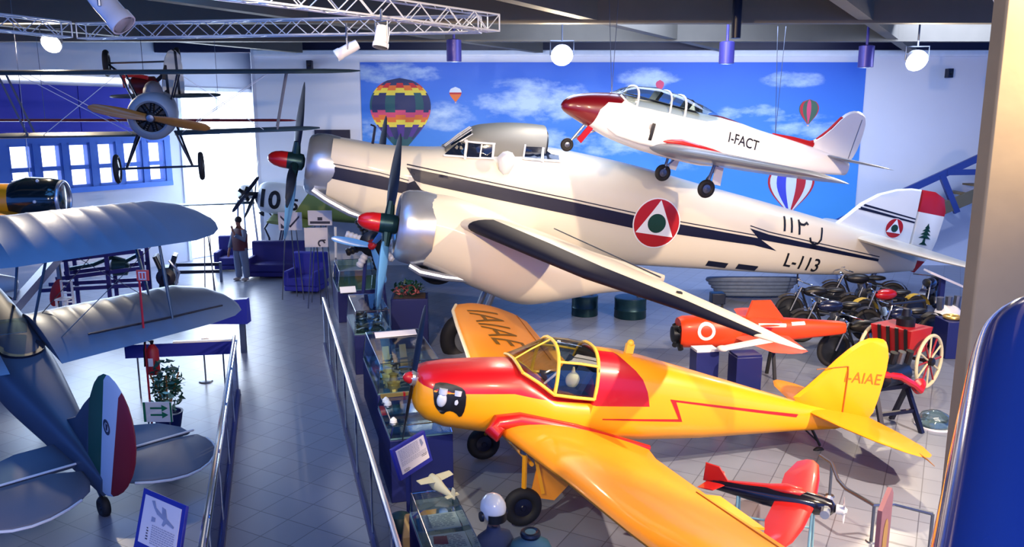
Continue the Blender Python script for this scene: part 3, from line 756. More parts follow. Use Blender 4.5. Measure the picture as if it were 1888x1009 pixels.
for s in (-1, 1):
    mb = MB(); mb.tube([(1.3, s*.88, -.45), (1.38, s*.93, -1.0)], .03, 8); mb.bar((1.4, s*.88, -.45), (1.6, s*.93, -.95), .02, .04)
    lg = mb.build('undercarriage_leg', M_yel, ye)
    mb = MB(); mb.lathe([(0, .05), (.1, .05)], (1.3, s*.88, -.52), (0, 0, 1), 12); mb.build('strut_collar', M_steel, lg)
    wheel('wheel', (1.39, s*.93, -1.12), .225, .13, ye, M_rubber, M_navy)
mb = MB(); mb.loft([[(1.5, -.86, -.45), (2.2, -.86, -.45), (2.2, -.84, -.45), (1.5, -.84, -.45)], [(1.46, -.93, -1.0), (1.75, -.93, -1.02), (1.75, -.91, -1.02), (1.46, -.91, -1.0)]]); mb.build('wheel_fairing', M_yel2, ye)
mb = MB(); mb.tube([(1.4, -.93, -.62), (1.35, .4, -.70), (1.38, .93, -1.0)], .025, 8); mb.build('axle_brace', M_yel, ye)
mb = MB(); mb.tube([(5.6, 0, -.1), (5.85, 0, -.38)], .02, 8); mb.tube([(5.45, 0, -.12), (5.85, 0, -.36)], .012, 6); mb.build('tail_leg', M_black, ye)
wheel('tail_wheel', (5.86, 0, -.50), .10, .07, ye, M_rubber, M_darkbl)

# ------------------------------------------------------------------ the small white jet
jt = thing('jet_trainer', 'small white jet with a crimson nose and raised wheels, hung before the sky mural', 'aeroplane', (.9, 14.99, 4.73), (.11, .22, .33))
JS = [(0., .03, .0, -.05), (.06, .12, .09, -.12), (.2, .2, .19, -.18), (.45, .29, .29, -.26), (.8, .36, .38, -.35), (1.1, .39, .42, -.42), (1.8, .43, .45, -.50), (2.9, .44, .46, -.52), (3.3, .41, .50, -.48), (4.2, .33, .43, -.36), (5.2, .24, .40, -.22), (6.0, .16, .34, -.1), (6.5, .12, .26, -.02)]
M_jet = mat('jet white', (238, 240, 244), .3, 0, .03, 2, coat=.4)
def jmask(nt, x, y, z):
    f = piecewise(nt, x, [(0., -1.), (.55, -.35), (.62, .06), (.75, .22), (1.0, .26), (1.2, .46)])
    return mth(nt, 'GREATER_THAN', z, f)
add_over(M_jet, (112, 8, 26), jmask)
mb = MB(); mb.loft([sring(*s, n=36, e=2.25) for s in smooth_stations(JS)]); jf = mb.build('fuselage', M_jet, jt, 50)
JC = [(.98, .42, .22, .40), (1.12, .54, .30, .30), (1.3, .62, .33, .26), (1.75, .70, .345, .24), (2.3, .68, .345, .22), (2.8, .60, .33, .24), (3.1, .53, .25, .34)]
mb = MB(); mb.loft([can(a, b, c, d) for a, b, c, d in JC], closed=False); cg = mb.build('canopy', M_canopy, jt, 60)
fr = MB()
for i in (2, 4): fr.tube(can(*JC[i]), .022, 8)
fr.tube(can(1.98, .695, .345, .23), .018, 8); fr.tube([can(*c)[0] for c in JC], .02, 8); fr.tube([can(*c)[-1] for c in JC], .02, 8)
fr.build('canopy_frame', M_white, cg)
mb = MB(); mb.loft([[(x, -.28, .455), (x, .28, .455), (x, .28, .465), (x, -.28, .465)] for x in (1.2, 2.7)]); mb.build('cockpit_floor', mat('cockpit grey', (96, 100, 116), .6), jt)
for x in (1.62, 2.3):
    mb = MB(); mb.bar((x+.14, 0, .46), (x+.22, 0, .64), .26, .06, (1, 0, 0)); mb.build('seat', M_engine, jt)
mb = MB(); mb.loft([[(2.62, -.26, .46), (2.62, .26, .46), (2.62, .2, .60), (2.62, -.2, .60)], [(2.7, -.26, .46), (2.7, .26, .46), (2.7, .2, .60), (2.7, -.2, .60)]]); mb.build('bulkhead', M_steel, jt)
for s in (-1, 1):
    mb = MB(); mb.loft([sring(x, w, z+h, z-h, 20, 2.4, y0=s*y) for x, w, h, z, y in ((.85, .02, .03, -.2, .30), (1.05, .1, .13, -.2, .32), (1.5, .14, .17, -.2, .36), (2.6, .13, .16, -.2, .38), (3.6, .08, .1, -.15, .33), (4.3, .02, .03, -.1, .28))]); du_ = mb.build('side_duct', M_white, jt, 50)
    mb = MB(); mb.loft([sring(1.62, .02, .06, -.26, 14, 3, y0=s*.5), sring(1.68, .02, .06, -.26, 14, 3, y0=s*.5)]); mb.build('intake_mouth', M_black, du_)
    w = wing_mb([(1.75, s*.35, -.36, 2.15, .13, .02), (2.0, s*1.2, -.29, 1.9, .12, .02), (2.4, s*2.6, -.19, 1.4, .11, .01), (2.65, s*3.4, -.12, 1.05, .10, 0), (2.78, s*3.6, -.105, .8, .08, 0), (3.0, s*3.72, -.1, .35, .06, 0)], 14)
    wo = w.build('wing', mat('shaded jet wing', (120, 132, 152), .4, .1, .12, 2, coat=.3), jt, 50)  # underside shade put into the colour: the whole wing is darkened grey-blue
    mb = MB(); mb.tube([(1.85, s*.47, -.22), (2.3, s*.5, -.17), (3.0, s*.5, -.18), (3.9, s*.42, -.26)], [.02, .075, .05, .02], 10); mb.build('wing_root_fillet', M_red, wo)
    wing_mb([(5.85, s*.1, .28, .78, .09), (6.05, s*.8, .3, .6, .08), (6.22, s*1.25, .31, .35, .07), (6.34, s*1.36, .31, .12, .05)], 10, 0.).build('tailplane', mat('shaded jet wing', (206, 212, 222)), jt, 50)
    mb = MB(); mb.tube([(2.9, s*.86, -.35), (2.87, s*.84, -.78)], .03, 8); mb.bar((2.87, s*.78, -.7), (3.1, s*.7, -.35), .03, .03); lg = mb.build('undercarriage_leg', M_steel, jt)
    mb = MB(); mb.bar((3.05, s*.80, -.42), (3.05, s*.86, -.75), .02, .18); mb.build('undercarriage_door', M_white, lg)
    wheel('wheel', (2.87, s*.86, -.86), .175, .1, jt, M_rubber, M_steel)
fin = vfin(smooth_poly([(5.35, .36), (5.75, .72), (6.02, 1.14), (6.2, 1.27), (6.42, 1.30), (6.62, 1.2), (6.66, .8), (6.62, .4), (6.5, .2), (5.9, .22)], 1), .10).build('fin', mat('fin white', (236, 240, 244), .3, 0, .03, 2, coat=.3), jt, 50)
mb = MB(); mb.tube([(5.3, 0, .40), (5.55, 0, .48), (5.80, 0, .76), (6.02, 0, 1.08)], .04, 8); mb.tube([(4.5, -.03, .43), (5.0, -.03, .425), (5.5, -.03, .42)], [.01, .05, .06], 8); mb.build('fin_leading_edge', M_redw, fin)
mb = MB(); mb.bar((6.45, 0, .3), (6.47, 0, 1.15), .115, .012, (1, 0, 0)); mb.build('rudder_hinge', M_steel, fin)
decal('registration_lettering', place(text_bm('I-FACT', .19, .95, 0, .01), (3.32, .06), (1, -.04), (0, 1)), M_black, jf, jt, NEAR, .006)
decal('red_cheat_line', [[(.62, -.04), (1.5, -.05), (1.7, -.08), (1.7, -.10), (1.4, -.08), (.6, -.09)], [(4.3, .36), (5.3, .36), (5.6, .34), (5.6, .22), (5.0, .30)]], M_redw, bvh_of(kids(jt)[:1]), jt, NEAR, .006)
mb = MB(); mb.tube([(.55, 0, -.25), (.35, 0, -.62)], .025, 8); mb.tube([(.8, 0, -.32), (.4, 0, -.55)], .018, 8); mb.build('nose_leg', M_alu, jt)
wheel('nose_wheel', (.30, 0, -.70), .125, .08, jt, M_rubber, M_steel)
Mj = Matrix.LocRotScale(jt.location, jt.rotation_euler, None)
for lx, lz in ((.9, .40), (4.6, .40)):
    a_ = Mj @ Vector((lx, 0, lz))
    for dx_ in (-.12, .12): mb = MB(); mb.tube([(lx, 0, lz), Mj.inverted() @ Vector((a_.x+dx_, a_.y, 7.3))], .006, 5); mb.build('hanging_wire', M_steel, jt)
mb = MB(); mb.bar((.62, -.12, -.28), (.45, -.14, -.58), .015, .12); mb.build('nose_leg_door', M_red, jt)

# ------------------------------------------------------------------ the silver biplane
sl = thing('silver_biplane', 'silver fabric biplane with a green, white and red rudder, seen from behind', 'aeroplane', (-8.06*.86, 12.51*.86, 4.5-3.26*.86), (0, .25, -.75))
SS = [(-2.6, .16, -.1, -.5), (-2.3, .30, .05, -.6), (-1.4, .36, .12, -.7), (-.2, .38, .10, -.75), (.6, .38, .02, -.75), (1.2, .34, -.06, -.74), (2.0, .24, -.14, -.70), (2.8, .13, -.26, -.66), (3.4, .05, -.38, -.62)]
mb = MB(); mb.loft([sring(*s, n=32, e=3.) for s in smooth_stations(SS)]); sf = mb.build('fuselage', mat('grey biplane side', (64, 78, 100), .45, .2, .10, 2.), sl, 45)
for x in (-.4, .7):
    mb = MB(); mb.lathe([(-.02, .26), (.03, .26), (.03, .2), (-.02, .2)], (x, 0, .05-.08*(x > 0)), (0, 0, 1), 24); mb.build('cockpit_coaming', M_darkbl, sf)
    mb = MB(); mb.ell((x, 0, .03-.08*(x > 0)), (.21, .21, .05)); mb.build('cockpit_opening', M_black, sf)
    mb = MB(); mb.bar((x-.34, -.16, .16), (x-.30, .16, .16), .015, .22); mb.build('windscreen', M_caseglass, sf)
def ribbed(secs, n_rib, nm, m):
    """fabric wing with raised ribs"""
    out = []
    for k in range(len(secs)-1):
        a, b = secs[k], secs[k+1]; N = n_rib[k]
        for i in range(N):
            t = i/N; v = [a[j]*(1-t)+b[j]*t for j in range(6)]
            r = math.sin(PI*0)
            for dt, dth in ((0, .012), (.12, 0), (.5, -.006), (.88, 0)):
                tt = (i+dt)/N; v = [a[j]*(1-tt)+b[j]*tt for j in range(6)]
                v[4] += dth if N > 1 else 0; out.append(tuple(v))
    out.append(secs[-1])
    return wing_mb(out, 14, .03).build(nm, m, sl, 60)
for s in (-1, 1):
    ribbed([(-1.15, s*.0, 1.12, 1.72, .10, .02), (-1.25, s*1.0, 1.12, 1.74, .10, .02), (-1.35, s*2.5, 1.12, 1.72, .10, .02), (-1.15, s*2.85, 1.12, 1.38, .09, .02), (-.85, s*3.02, 1.12, .9, .07, .02), (-.5, s*3.1, 1.12, .3, .05, 0)], (3, 5, 1, 1, 1), 'upper_wing', M_silver)
    lw_ = ribbed([(-.25, s*.3, -.02, 1.50, .11, .02), (-.33, s*1.4, -.01, 1.46, .11, .02), (-.42, s*2.5, .0, 1.42, .10, .02), (-.2, s*2.92, .0, 1.1, .09, .02), (.1, s*3.08, .0, .7, .07, 0), (.4, s*3.14, .0, .2, .05, 0)], (4, 4, 1, 1, 1), 'lower_wing', M_silver)
    mb = MB(); mb.tube([(.78, s*.8, .055), (.72, s*2.0, .06), (.62, s*2.85, .045)], .014, 6); mb.build('aileron_gap', M_darkbl, lw_)
    for x, xx in ((-.9, .0), (.2, .75)):
        mb = MB(); mb.tube([(x, s*2.0, 1.1), ((x+xx)/2, s*2.0, .55), (xx, s*2.0, .02)], [.018, .03, .018], 8); mb.build('interplane_strut', mat('blue grey strut', (60, 86, 110), .4, .3), sl)
        mb = MB(); mb.tube([(x, s*.5, 1.1), (x*.7, s*.33, .05)], .02, 8); mb.build('cabane_strut', mat('blue grey strut', (60, 86, 110), .4, .3), sl)
    wr = MB()
    for a, b in (((-.9, 2.0, 1.1), (0, .4, .0)), ((0, 2.0, .03), (-.9, .5, 1.1)), ((.2, 2., 1.1), (.75, .4, 0))): wr.tube([(a[0], s*a[1], a[2]), (b[0], s*b[1], b[2])], .006, 5)
    wr.build('bracing_wire', M_steel, sl)
    stab = [(2.35, .06), (2.35, .6), (2.5, 1.02), (2.72, 1.22), (2.86, 1.26), (2.86, .06)]
    o = hsurf([(x, s*y) for x, y in stab], -.5, .06); o = o.build('stabilizer', mat('stabilizer silver', (92, 106, 128), .4, .3, .08, 2), sl, 50)
    el = smooth_poly([(2.88, .10), (2.88, 1.30), (3.12, 1.40), (3.38, 1.36), (3.62, 1.1), (3.68, .75), (3.55, .35), (3.35, .10)], 1)
    hsurf([(x, s*y) for x, y in el], -.5, .05).build('elevator', M_grey, sl, 50)
    mb = MB(); mb.tube([(2.87, s*.08, -.465), (2.87, s*1.3, -.465)], .014, 6); mb.build('elevator_hinge', M_white, o)
    mb = MB(); mb.tube([(x, s*y, -.5) for x, y in el[3:13]], .016, 6); mb.build('trailing_edge', M_white, o)
    mb = MB(); mb.tube([(-1.2, s*.3, -.6), (-.9, s*.62, -1.2)], .03, 8); mb.tube([(-.5, s*.3, -.65), (-.88, s*.62, -1.2)], .03, 8); mb.build('undercarriage_leg', M_darkbl, sl)
    wheel('wheel', (-.9, s*.7, -1.22), .32, .11, sl, M_rubber, M_grey)
finp = [(2.3, -.2), (2.6, .0), (2.87, .34), (3.02, .5), (3.0, -.4), (2.9, -.5), (2.4, -.4)]
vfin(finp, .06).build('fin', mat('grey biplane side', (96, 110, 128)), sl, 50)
M_tri = mat('tricolour', (18, 84, 58), .5, 0, .08, 3)
add_over(M_tri, (206, 214, 226), lambda nt, x, y, z: mth(nt, 'GREATER_THAN', mth(nt, 'ADD', x, mth(nt, 'MULTIPLY', z, -.05)), 3.36))
add_over(M_tri, (140, 12, 30), lambda nt, x, y, z: mth(nt, 'GREATER_THAN', mth(nt, 'ADD', x, mth(nt, 'MULTIPLY', z, -.12)), 3.68))
rudp = smooth_poly([(2.95, -.52), (2.95, .42), (3.12, .78), (3.4, .98), (3.72, .98), (4.0, .82), (4.16, .52), (4.14, .14), (3.95, -.2), (3.68, -.46), (3.4, -.62), (3.1, -.64)], 1)
rud = vfin(rudp, .06).build('rudder', M_tri, sl, 50)
for fn in (NEAR, FAR):
    cc = (3.50, .36); o = decal('crest', ring(cc, .055, .09, 20)+[[(cc[0]-.03, cc[1]+.04), (cc[0]+.03, cc[1]+.04), (cc[0]+.02, cc[1]-.04), (cc[0]-.02, cc[1]-.04)]], M_ink, rud, rud, fn, .004, .1)
mb = MB(); mb.tube([(3.1, 0, -.6), (3.35, 0, -.72)], .025, 8); mb.build('tail_leg', M_darkbl, sl)
wheel('tail_wheel', (3.36, 0, -.80), .13, .1, sl, M_rubber, M_darkbl, (0, 1, 0))
mb = MB(); mb.lathe([(-.5, .02), (-.42, .1), (-.2, .2), (0, .24)], (-2.6, 0, -.3), (1, 0, 0), 20); mb.build('spinner', M_alu, sl)
for a in (40, 220): blade('blade', (-2.8, 0, -.3), (1, 0, 0), (0, math.cos(math.radians(a)), math.sin(math.radians(a))), 1.1, M_wood, sl, .08, .1)
# ------------------------------------------------------------------ overhead: trusses, lamps, downlights
def truss(name, p0, p1, label, h=.26, w=.26, r=.016):
    t = thing(name, label, 'truss', p0, group='white lighting trusses under the roof'); d = Vector(p1)-Vector(p0); L = d.length; d.normalize()
    s = d.cross(Vector((0, 0, 1))).normalized()
    cor = [s*a*w/2+Vector((0, 0, b*h/2)) for a, b in ((-1, -1), (1, -1), (1, 1), (-1, 1))]
    M = mat('white truss metal', (222, 230, 242), .35, .2, .04, 4)
    for c in cor:
        mb = MB(); mb.tube([c, c+d*L], r, 6); mb.build('chord', M, t)
    n = max(4, int(L/.30))
    for k in range(4):
        a, b = cor[k], cor[(k+1) % 4]; mb = MB(); pts = []
        for i in range(n+1): pts.append((a if i % 2 == 0 else b)+d*(L*i/n))
        for i in range(n): mb.tube(pts[i:i+2], r*.55, 5)
        mb.build('lacing', M, t)
    for i in (0, 1):
        mb = MB()
        for k in range(4): mb.tube([cor[k]+d*L*i, cor[(k+1) % 4]+d*L*i], r*.8, 5)
        mb.build('end_frame', M, t)
    return t
PR = at_z(917, 44, 6.02); PL = at_z(150, 58, 6.02)
dT1 = (at_z(560, -4, 6.02)-PR).normalized()
truss('lighting_truss', PR+dT1*.1, PR+dT1*7.5, 'white truss slanting toward the camera from the right-hand corner')
truss('lighting_truss', PR+(PL-PR).normalized()*.3, PL, 'long white truss running across the hall above the biplanes')
dT3 = (at_z(0, 42, 6.02)-PL).normalized()
truss('lighting_truss', PL+dT3*.3, PL+dT3*6, 'white truss at upper left running out of the picture')
M_hot = mat('lamp lens', (255, 250, 238), .4, 0, .01, 2, emit=30)
M_hous = mat('lamp housing', (224, 226, 232), .4, .1, .05, 4)
def flood(px, py, Y, label, r=.20):
    p = at_y(px, py, Y); t = thing('floodlight', label, 'floodlight', p, group='lit floodlights under the beams')
    aim = (Vector((0, 2, -1.2))-p*.0-Vector((0, 0, 0))); aim = (Vector((0, -1, -.55))).normalized()
    mb = MB(); mb.lathe([(-.22, .06), (-.2, r*.7), (-.05, r), (.02, r*1.04)], p*0, aim, 24); mb.build('housing', M_hous, t)
    mb = MB(); mb.lathe([(.0, r*.98), (.05, r*.9), (.09, r*.6), (.105, .02)], p*0, aim, 24); mb.build('lens', M_hot, t)
    mb = MB(); mb.tube([(-r*1.1, 0, 0), (-r*1.1, 0, .3), (r*1.1, 0, .3), (r*1.1, 0, 0)], .015, 6); mb.tube([(0, 0, .3), (0, 0, 7.35-p.z)], .02, 6); mb.build('yoke', M_steel, t)
    l = bpy.data.lights.new('floodlight_beam', 'SPOT'); l.energy = 650; l.color = lin((255, 232, 196)); l.spot_size = 2.2; l.spot_blend = .6; l.shadow_soft_size = .15
    o = bpy.data.objects.new('floodlight_beam', l); COL.objects.link(o); o.location = p+aim*.16; o.rotation_euler = aim.to_track_quat('-Z', 'Y').to_euler()
    return t
flood(1036, 102, 18.2, 'blazing floodlight above the middle of the mural, over the dark balloon sky', .23)
flood(1690, 112, 18.4, 'blazing floodlight at upper right before the bare white wall', .23)
flood(95, 80, 17.6, 'blazing floodlight at upper left near the blue cladding', .2)
M_can = mat('violet downlight', (76, 70, 150), .35, .3, .08, 5)
for px, py, Y, lb in ((837, 93, 18.6, 'violet cylinder downlight above the clouds at the left of the mural'), (1340, 97, 18.6, 'violet cylinder downlight above the cockpit of the hanging jet'), (1597, 104, 18.6, 'violet cylinder downlight at the right end of the mural')):
    p = at_y(px, py, Y); t = thing('downlight', lb, 'downlight', p, group='violet cylinder downlights')
    mb = MB(); mb.lathe([(-.24, .13), (-.235, .165), (.22, .165), (.24, .12)], (0, 0, 0), (0, 0, 1), 24); mb.build('body', M_can, t)
    mb = MB(); mb.lathe([(-.245, .12), (-.225, .12), (-.22, .04)], (0, 0, 0), (0, 0, 1), 20); mb.build('reflector', M_alu, t)
    mb = MB(); mb.tube([(0, 0, .22), (0, 0, 7.35-p.z)], .03, 8); mb.build('stem', M_can, t)
    l = bpy.data.lights.new('downlight_beam', 'SPOT'); l.energy = 1000; l.color = lin((220, 230, 255)); l.spot_size = 1.9; l.spot_blend = .7; l.shadow_soft_size = .12
    o = bpy.data.objects.new('downlight_beam', l); COL.objects.link(o); o.location = p+Vector((0, 0, -.28)); o.rotation_euler = Vector((0, 1, -.5)).to_track_quat('-Z', 'Y').to_euler()
p = at_y(1357, 60, 15.6); mb = MB(); mb.tube([(p.x, p.y, p.z-.1), (p.x, p.y, 7.3)], .09, 12)
tag(mb.build('ceiling_pipe', M_navy), 'dark vertical pipe hanging from the roof above the jet', 'pipe')
def can_light(px, py, Y, d, L, r, label, top=6.0, white=True):
    p = at_y(px, py, Y); d = Vector(d).normalized()
    t = thing('stage_spotlight', label, 'spotlight', p, group='white stage spotlights')
    mb = MB(); mb.lathe([(-L*.5, r*.4), (-L*.48, r*.9), (-L*.2, r), (L*.25, r), (L*.3, r*1.12), (L*.5, r*1.12)], (0, 0, 0), d, 20); mb.build('body', M_hous, t)
    mb = MB(); mb.lathe([(L*.5, r*1.0), (L*.44, r*.9), (L*.42, .01)], (0, 0, 0), d, 20); mb.build('lens', M_darkglass, t)
    s = d.cross(Vector((0, 0, 1))); s = s.normalized() if s.length > .1 else Vector((1, 0, 0)); k = r*1.2
    mb = MB(); mb.tube([s*k, s*k+Vector((0, 0, k*1.7)), -s*k+Vector((0, 0, k*1.7)), -s*k], .012, 6); mb.tube([(0, 0, k*1.7), (0, 0, max(k*1.8, top-p.z))], .018, 6); mb.build('yoke', M_steel, t)
can_light(640, 92, 13.4, (-.8, -.2, -.45), .40, .085, 'white tubular spotlight tilted to the left under the long truss', 5.95)
can_light(704, 68, 11.7, (-.15, -.2, -1), .30, .10, 'white boxy spotlight pointing down from the slanting truss', 5.95)
can_light(200, 14, 6.2, (.62, -.1, -.7), .34, .085, 'large white spotlight close to the camera at the top left', 6.6)
can_light(1856, 4, 4.4, (.2, -.5, -.8), .16, .05, 'white lamp beside the top of the timber column', 6.2)
for px, py, lb in ((1750, 135, 'small black loudspeaker on the bare wall at upper right'), (571, 120, 'small black loudspeaker on the white wall beside the biplane wing')):
    p = at_y(px, py, WY-.1); t = thing('wall_speaker', lb, 'loudspeaker', p, group='small black wall loudspeakers'); mb = MB(); mb.box((0, 0, 0), (.16, .2, .26)); mb.build('cabinet', M_navy, t, bevel=.01)
    mb = MB(); mb.lathe([(0, .055), (.012, .05), (.004, .01)], (0, -.1, 0), (0, -1, 0), 16); mb.build('cone', M_black, t)
p = at_y(613, 250, WY-.06); mb = MB(); mb.box((p.x, p.y, p.z), (1.05, .08, .34)); tag(mb.build('ventilation_grille', M_navy), 'dark navy grille on the white wall above the bomber nose', 'grille')

# ------------------------------------------------------------------ the nose-on biplane hung at upper left
HY = 14.8; hc = at_y(278, 217, HY)
hb_ = thing('rotary_biplane', 'grey-cowled old biplane hung nose-on with a carved wooden propeller', 'aeroplane', hc, (0, 0, math.radians(112)))
# local: x aft, y right wing of the plane -> viewer's left
hb_.scale = (.87, .87, .87); hb_.rotation_euler = (math.radians(-1.2), math.radians(-6), math.radians(107))
BS = [(.05, .43, .43, -.43), (.12, .47, .47, -.47), (.55, .48, .48, -.48), (1.1, .44, .46, -.44), (1.9, .36, .40, -.36), (3.0, .20, .28, -.20), (3.8, .06, .18, -.06)]
M_bip = mat('grey blue fabric', (120, 136, 156), .5, .1, .08, 2.5)
mb = MB(); mb.loft([sring(*s, n=32, e=2.) for s in smooth_stations(BS[3:])]); bf = mb.build('fuselage', M_bip, hb_, 50)
mb = MB(); mb.lathe([(.6, .40), (.2, .40), (.04, .30), (.0, .34), (.03, .42), (.14, .475), (.5, .485), (1.12, .45)], (0, 0, 0), (1, 0, 0), 36, caps=False); cw = mb.build('cowling', M_bip, hb_, 60)
mb = MB(); mb.ell((.9, 0, .42), (.5, .20, .26)); mb.build('gun_fairing', M_grey, cw)
mb = MB(); mb.lathe([(.16, .02), (.17, .36), (.3, .38)], (0, 0, 0), (1, 0, 0), 30); mb.build('engine_bay', M_black, cw)
cylinders('rotary_engine', (.14, 0, 0), (1, 0, 0), .08, .32, .05, 9, hb_, M_engine)
mb = MB(); mb.lathe([(-.16, .02), (-.15, .07), (-.08, .1), (.1, .1)], (0, 0, 0), (1, 0, 0), 20); hh = mb.build('propeller_hub', M_steel, hb_)
for a in (192, 12): blade('blade', (-.06, 0, 0), (1, 0, 0), (0, math.cos(math.radians(a)), math.sin(math.radians(a))), 1.16, M_wood, hh, .115, .03, .75, .22)
M_bw = mat('dark teal wing', (52, 74, 92), .5, 0, .12, 2.5)
for s in (-1, 1):
    wing_mb([(.35, s*0., .86, 1.1, .08, .03), (.35, s*3.6, .86, 1.08, .08, .03), (.5, s*4.15, .86, .8, .07, .02), (.8, s*4.4, .86, .3, .05, 0)], 12, .03).build('upper_wing', M_bw, hb_, 50)
    wing_mb([(.75, s*.35, -.46, .9, .08, .03), (.75, s*2.95, -.43, .88, .08, .03), (.85, s*3.25, -.43, .66, .07, .02), (1.05, s*3.45, -.43, .25, .05, 0)], 12, .03).build('lower_wing', M_bw, hb_, 50)
    for y in (2.6,):
        for dx in (0., .55):
            mb = MB(); mb.tube([(.55+dx, s*(y+.18), .84), (.85+dx, s*(y-.1), -.40)], .022, 8); mb.build('interplane_strut', M_grey, hb_)
    for x in (.5, 1.2):
        mb = MB(); mb.tube([(x, s*.55, .84), (x+.1, s*.36, .28)], .018, 8); mb.build('cabane_strut', M_darkbl, hb_)
    wr = MB()
    for a, b in (((.55, 2.4, .84), (.85, .5, -.42)), ((.85, 2.2, -.4), (.5, .6, .84)), ((1.1, 2.4, .84), (1.4, .5, -.42))): wr.tube([(a[0], s*a[1], a[2]), (b[0], s*b[1], b[2])], .007, 5)
    wr.build('bracing_wire', M_white, hb_)
    mb = MB(); mb.tube([(.7, s*.36, -.36), (.55, s*.66, -1.12)], .025, 8); mb.tube([(1.5, s*.34, -.34), (.6, s*.66, -1.12)], .025, 8); mb.build('undercarriage_strut', M_darkbl, hb_)
    hsurf([(x, s*y) for x, y in smooth_poly([(2.95, .08), (3.05, .9), (3.3, 1.25), (3.6, 1.27), (3.8, 1.0), (3.9, .1)], 1)], .16, .05).build('tailplane', M_bw, hb_, 50)
    wheel('wheel', (.55, s*.84, -1.12), .31, .1, hb_, M_rubber, M_darkbl)
mb = MB(); mb.tube([(.55, -.84, -1.12), (.55, .84, -1.12)], .025, 8); mb.build('axle', M_darkbl, hb_)
M_bfin = mat('striped white fin', (232, 232, 224), .5, 0, .03, 3)
add_over(M_bfin, (24, 24, 34), lambda nt, x, y, z: mth(nt, 'GREATER_THAN', mth(nt, 'SINE', mth(nt, 'MULTIPLY', x, 16.)), .72))
vfin(smooth_poly([(3.1, .2), (3.25, .8), (3.45, 1.2), (3.75, 1.26), (3.98, 1.1), (4.0, .2), (3.9, .05)], 1), .09).build('fin', M_bfin, hb_, 50)
fo_ = [o for o in kids(hb_) if o.name.startswith('fin')][0]
for v in fo_.data.vertices:
    x_, y_ = v.co.x-3.2, v.co.y; v.co.x = 3.2+x_*math.cos(.5)-y_*math.sin(.5); v.co.y = -(x_*math.sin(.5)+y_*math.cos(.5))
# red-edged wing hung just behind, and a pair of wheels above
p0 = at_y(-60, 221, 19.0); p1 = at_y(548, 224, 19.0)
t = thing('hanging_wing', 'long thin dark red wing hung level behind the wooden propeller', 'aeroplane wing', (p0+p1)/2-Vector((0, 0, .0)))
mb = MB(); L2 = (p1-p0).length/2
mb.loft([[(x, y*k, z) for (y, _, z) in foil(-.25, 0, 0, .55*k, .12, 8)] for x, k in ((-L2, .9), (-L2*.4, 1), (L2*.4, 1), (L2*.86, .95), (L2*.97, .7), (L2, .2))]); wo = mb.build('wing_panel', mat('dark red fabric', (122, 22, 44), .5, 0, .15, 3), t, 60)
mb = MB(); mb.tube([(-L2*.9, .28, .0), (L2*.9, .28, .0)], .02, 6); mb.build('trailing_edge', M_white, wo)
for x in (-2., 2.): mb = MB(); mb.tube([(x, 0, .02), (x, 0, 2.8)], .006, 5); mb.build('hanging_wire', M_steel, t)
p = at_y(262, 108, 18.2)
t = thing('hanging_undercarriage', 'undercarriage with two wheels and a red engine hung above the nose-on biplane', 'undercarriage', p)
wheel('wheel', (-.78, 0, -.10), .29, .12, t, M_rubber, M_black, (1, .35, 0)); wheel('wheel', (.72, .1, -.05), .30, .12, t, M_rubber, M_white, (1, .3, 0))
mb = MB(); mb.tube([(-.78, 0, -.1), (.72, .1, -.05)], .02, 8); mb.build('axle', M_steel, t)
mb = MB(); mb.tube([(-.75, 0, -.12), (-.1, 0, -.62)], .025, 8); mb.tube([(.70, .1, -.08), (.1, 0, -.62)], .045, 8); mb.tube([(0, 0, -.6), (0, 0, 1.2)], .006, 5); mb.build('strut', M_darkbl, t)
mb = MB(); mb.lathe([(-.3, .1), (-.22, .2), (.22, .21), (.3, .1)], (0, 0, -.58), (1, .2, 0), 18); e_ = mb.build('engine', mat('dark crimson engine', (92, 18, 28), .4, .2, .3, 6), t)
mb = MB(); mb.tube([(-.32, -.2, -.62), (-.34, -.24, -.4), (-.1, -.26, -.36), (.2, -.26, -.42)], .045, 8); mb.build('pipe', M_redw, e_)

# black-cowled aircraft at the left edge
p = at_y(92, 368, 15.2)
t = thing('black_cowled_aircraft', 'yellow aircraft with a big black engine cowling hung at the left edge', 'aeroplane', p, (0, 0, math.radians(188)))
mb = MB(); mb.lathe([(.0, .30), (.04, .36), (.2, .40), (.6, .42), (.85, .36), (1.0, .22)], (-.25, 0, 0), (1, 0, 0), 30); c_ = mb.build('cowling', mat('black teal enamel', (20, 38, 46), .15, .2, .1, 3, coat=.8), t, 50)
mb = MB(); mb.torus((-.24, 0, 0), .33, .035, (1, 0, 0), 30, 8); mb.build('cowling_lip', M_alu, c_)
for a in range(6): 
    mb = MB(); mb.ell((.1, .42*math.cos(a*1.05), .42*math.sin(a*1.05)), .03); mb.build('rivet_lamp', M_white, c_)
mb = MB(); mb.loft([sring(x, w, w*.9+zo, -w*.9+zo, 24, 2.3) for x, w, zo in ((.6, .36, -.02), (1.2, .40, -.04), (2.2, .34, -.02), (3.4, .16, .05))]); mb.build('fuselage', M_yel, t, 50)
wing_mb([(.5, -2.4, -.22, .8, .1), (.4, 0, -.24, 1., .12), (.5, 2.4, -.22, .8, .1)], 12).build('wing', M_yel2, t, 50)
for x, y in ((.3, 0), (2.2, 0)): mb = MB(); mb.tube([(x, y, .3), (x, y, 4.2)], .006, 5); mb.build('hanging_wire', M_steel, t)

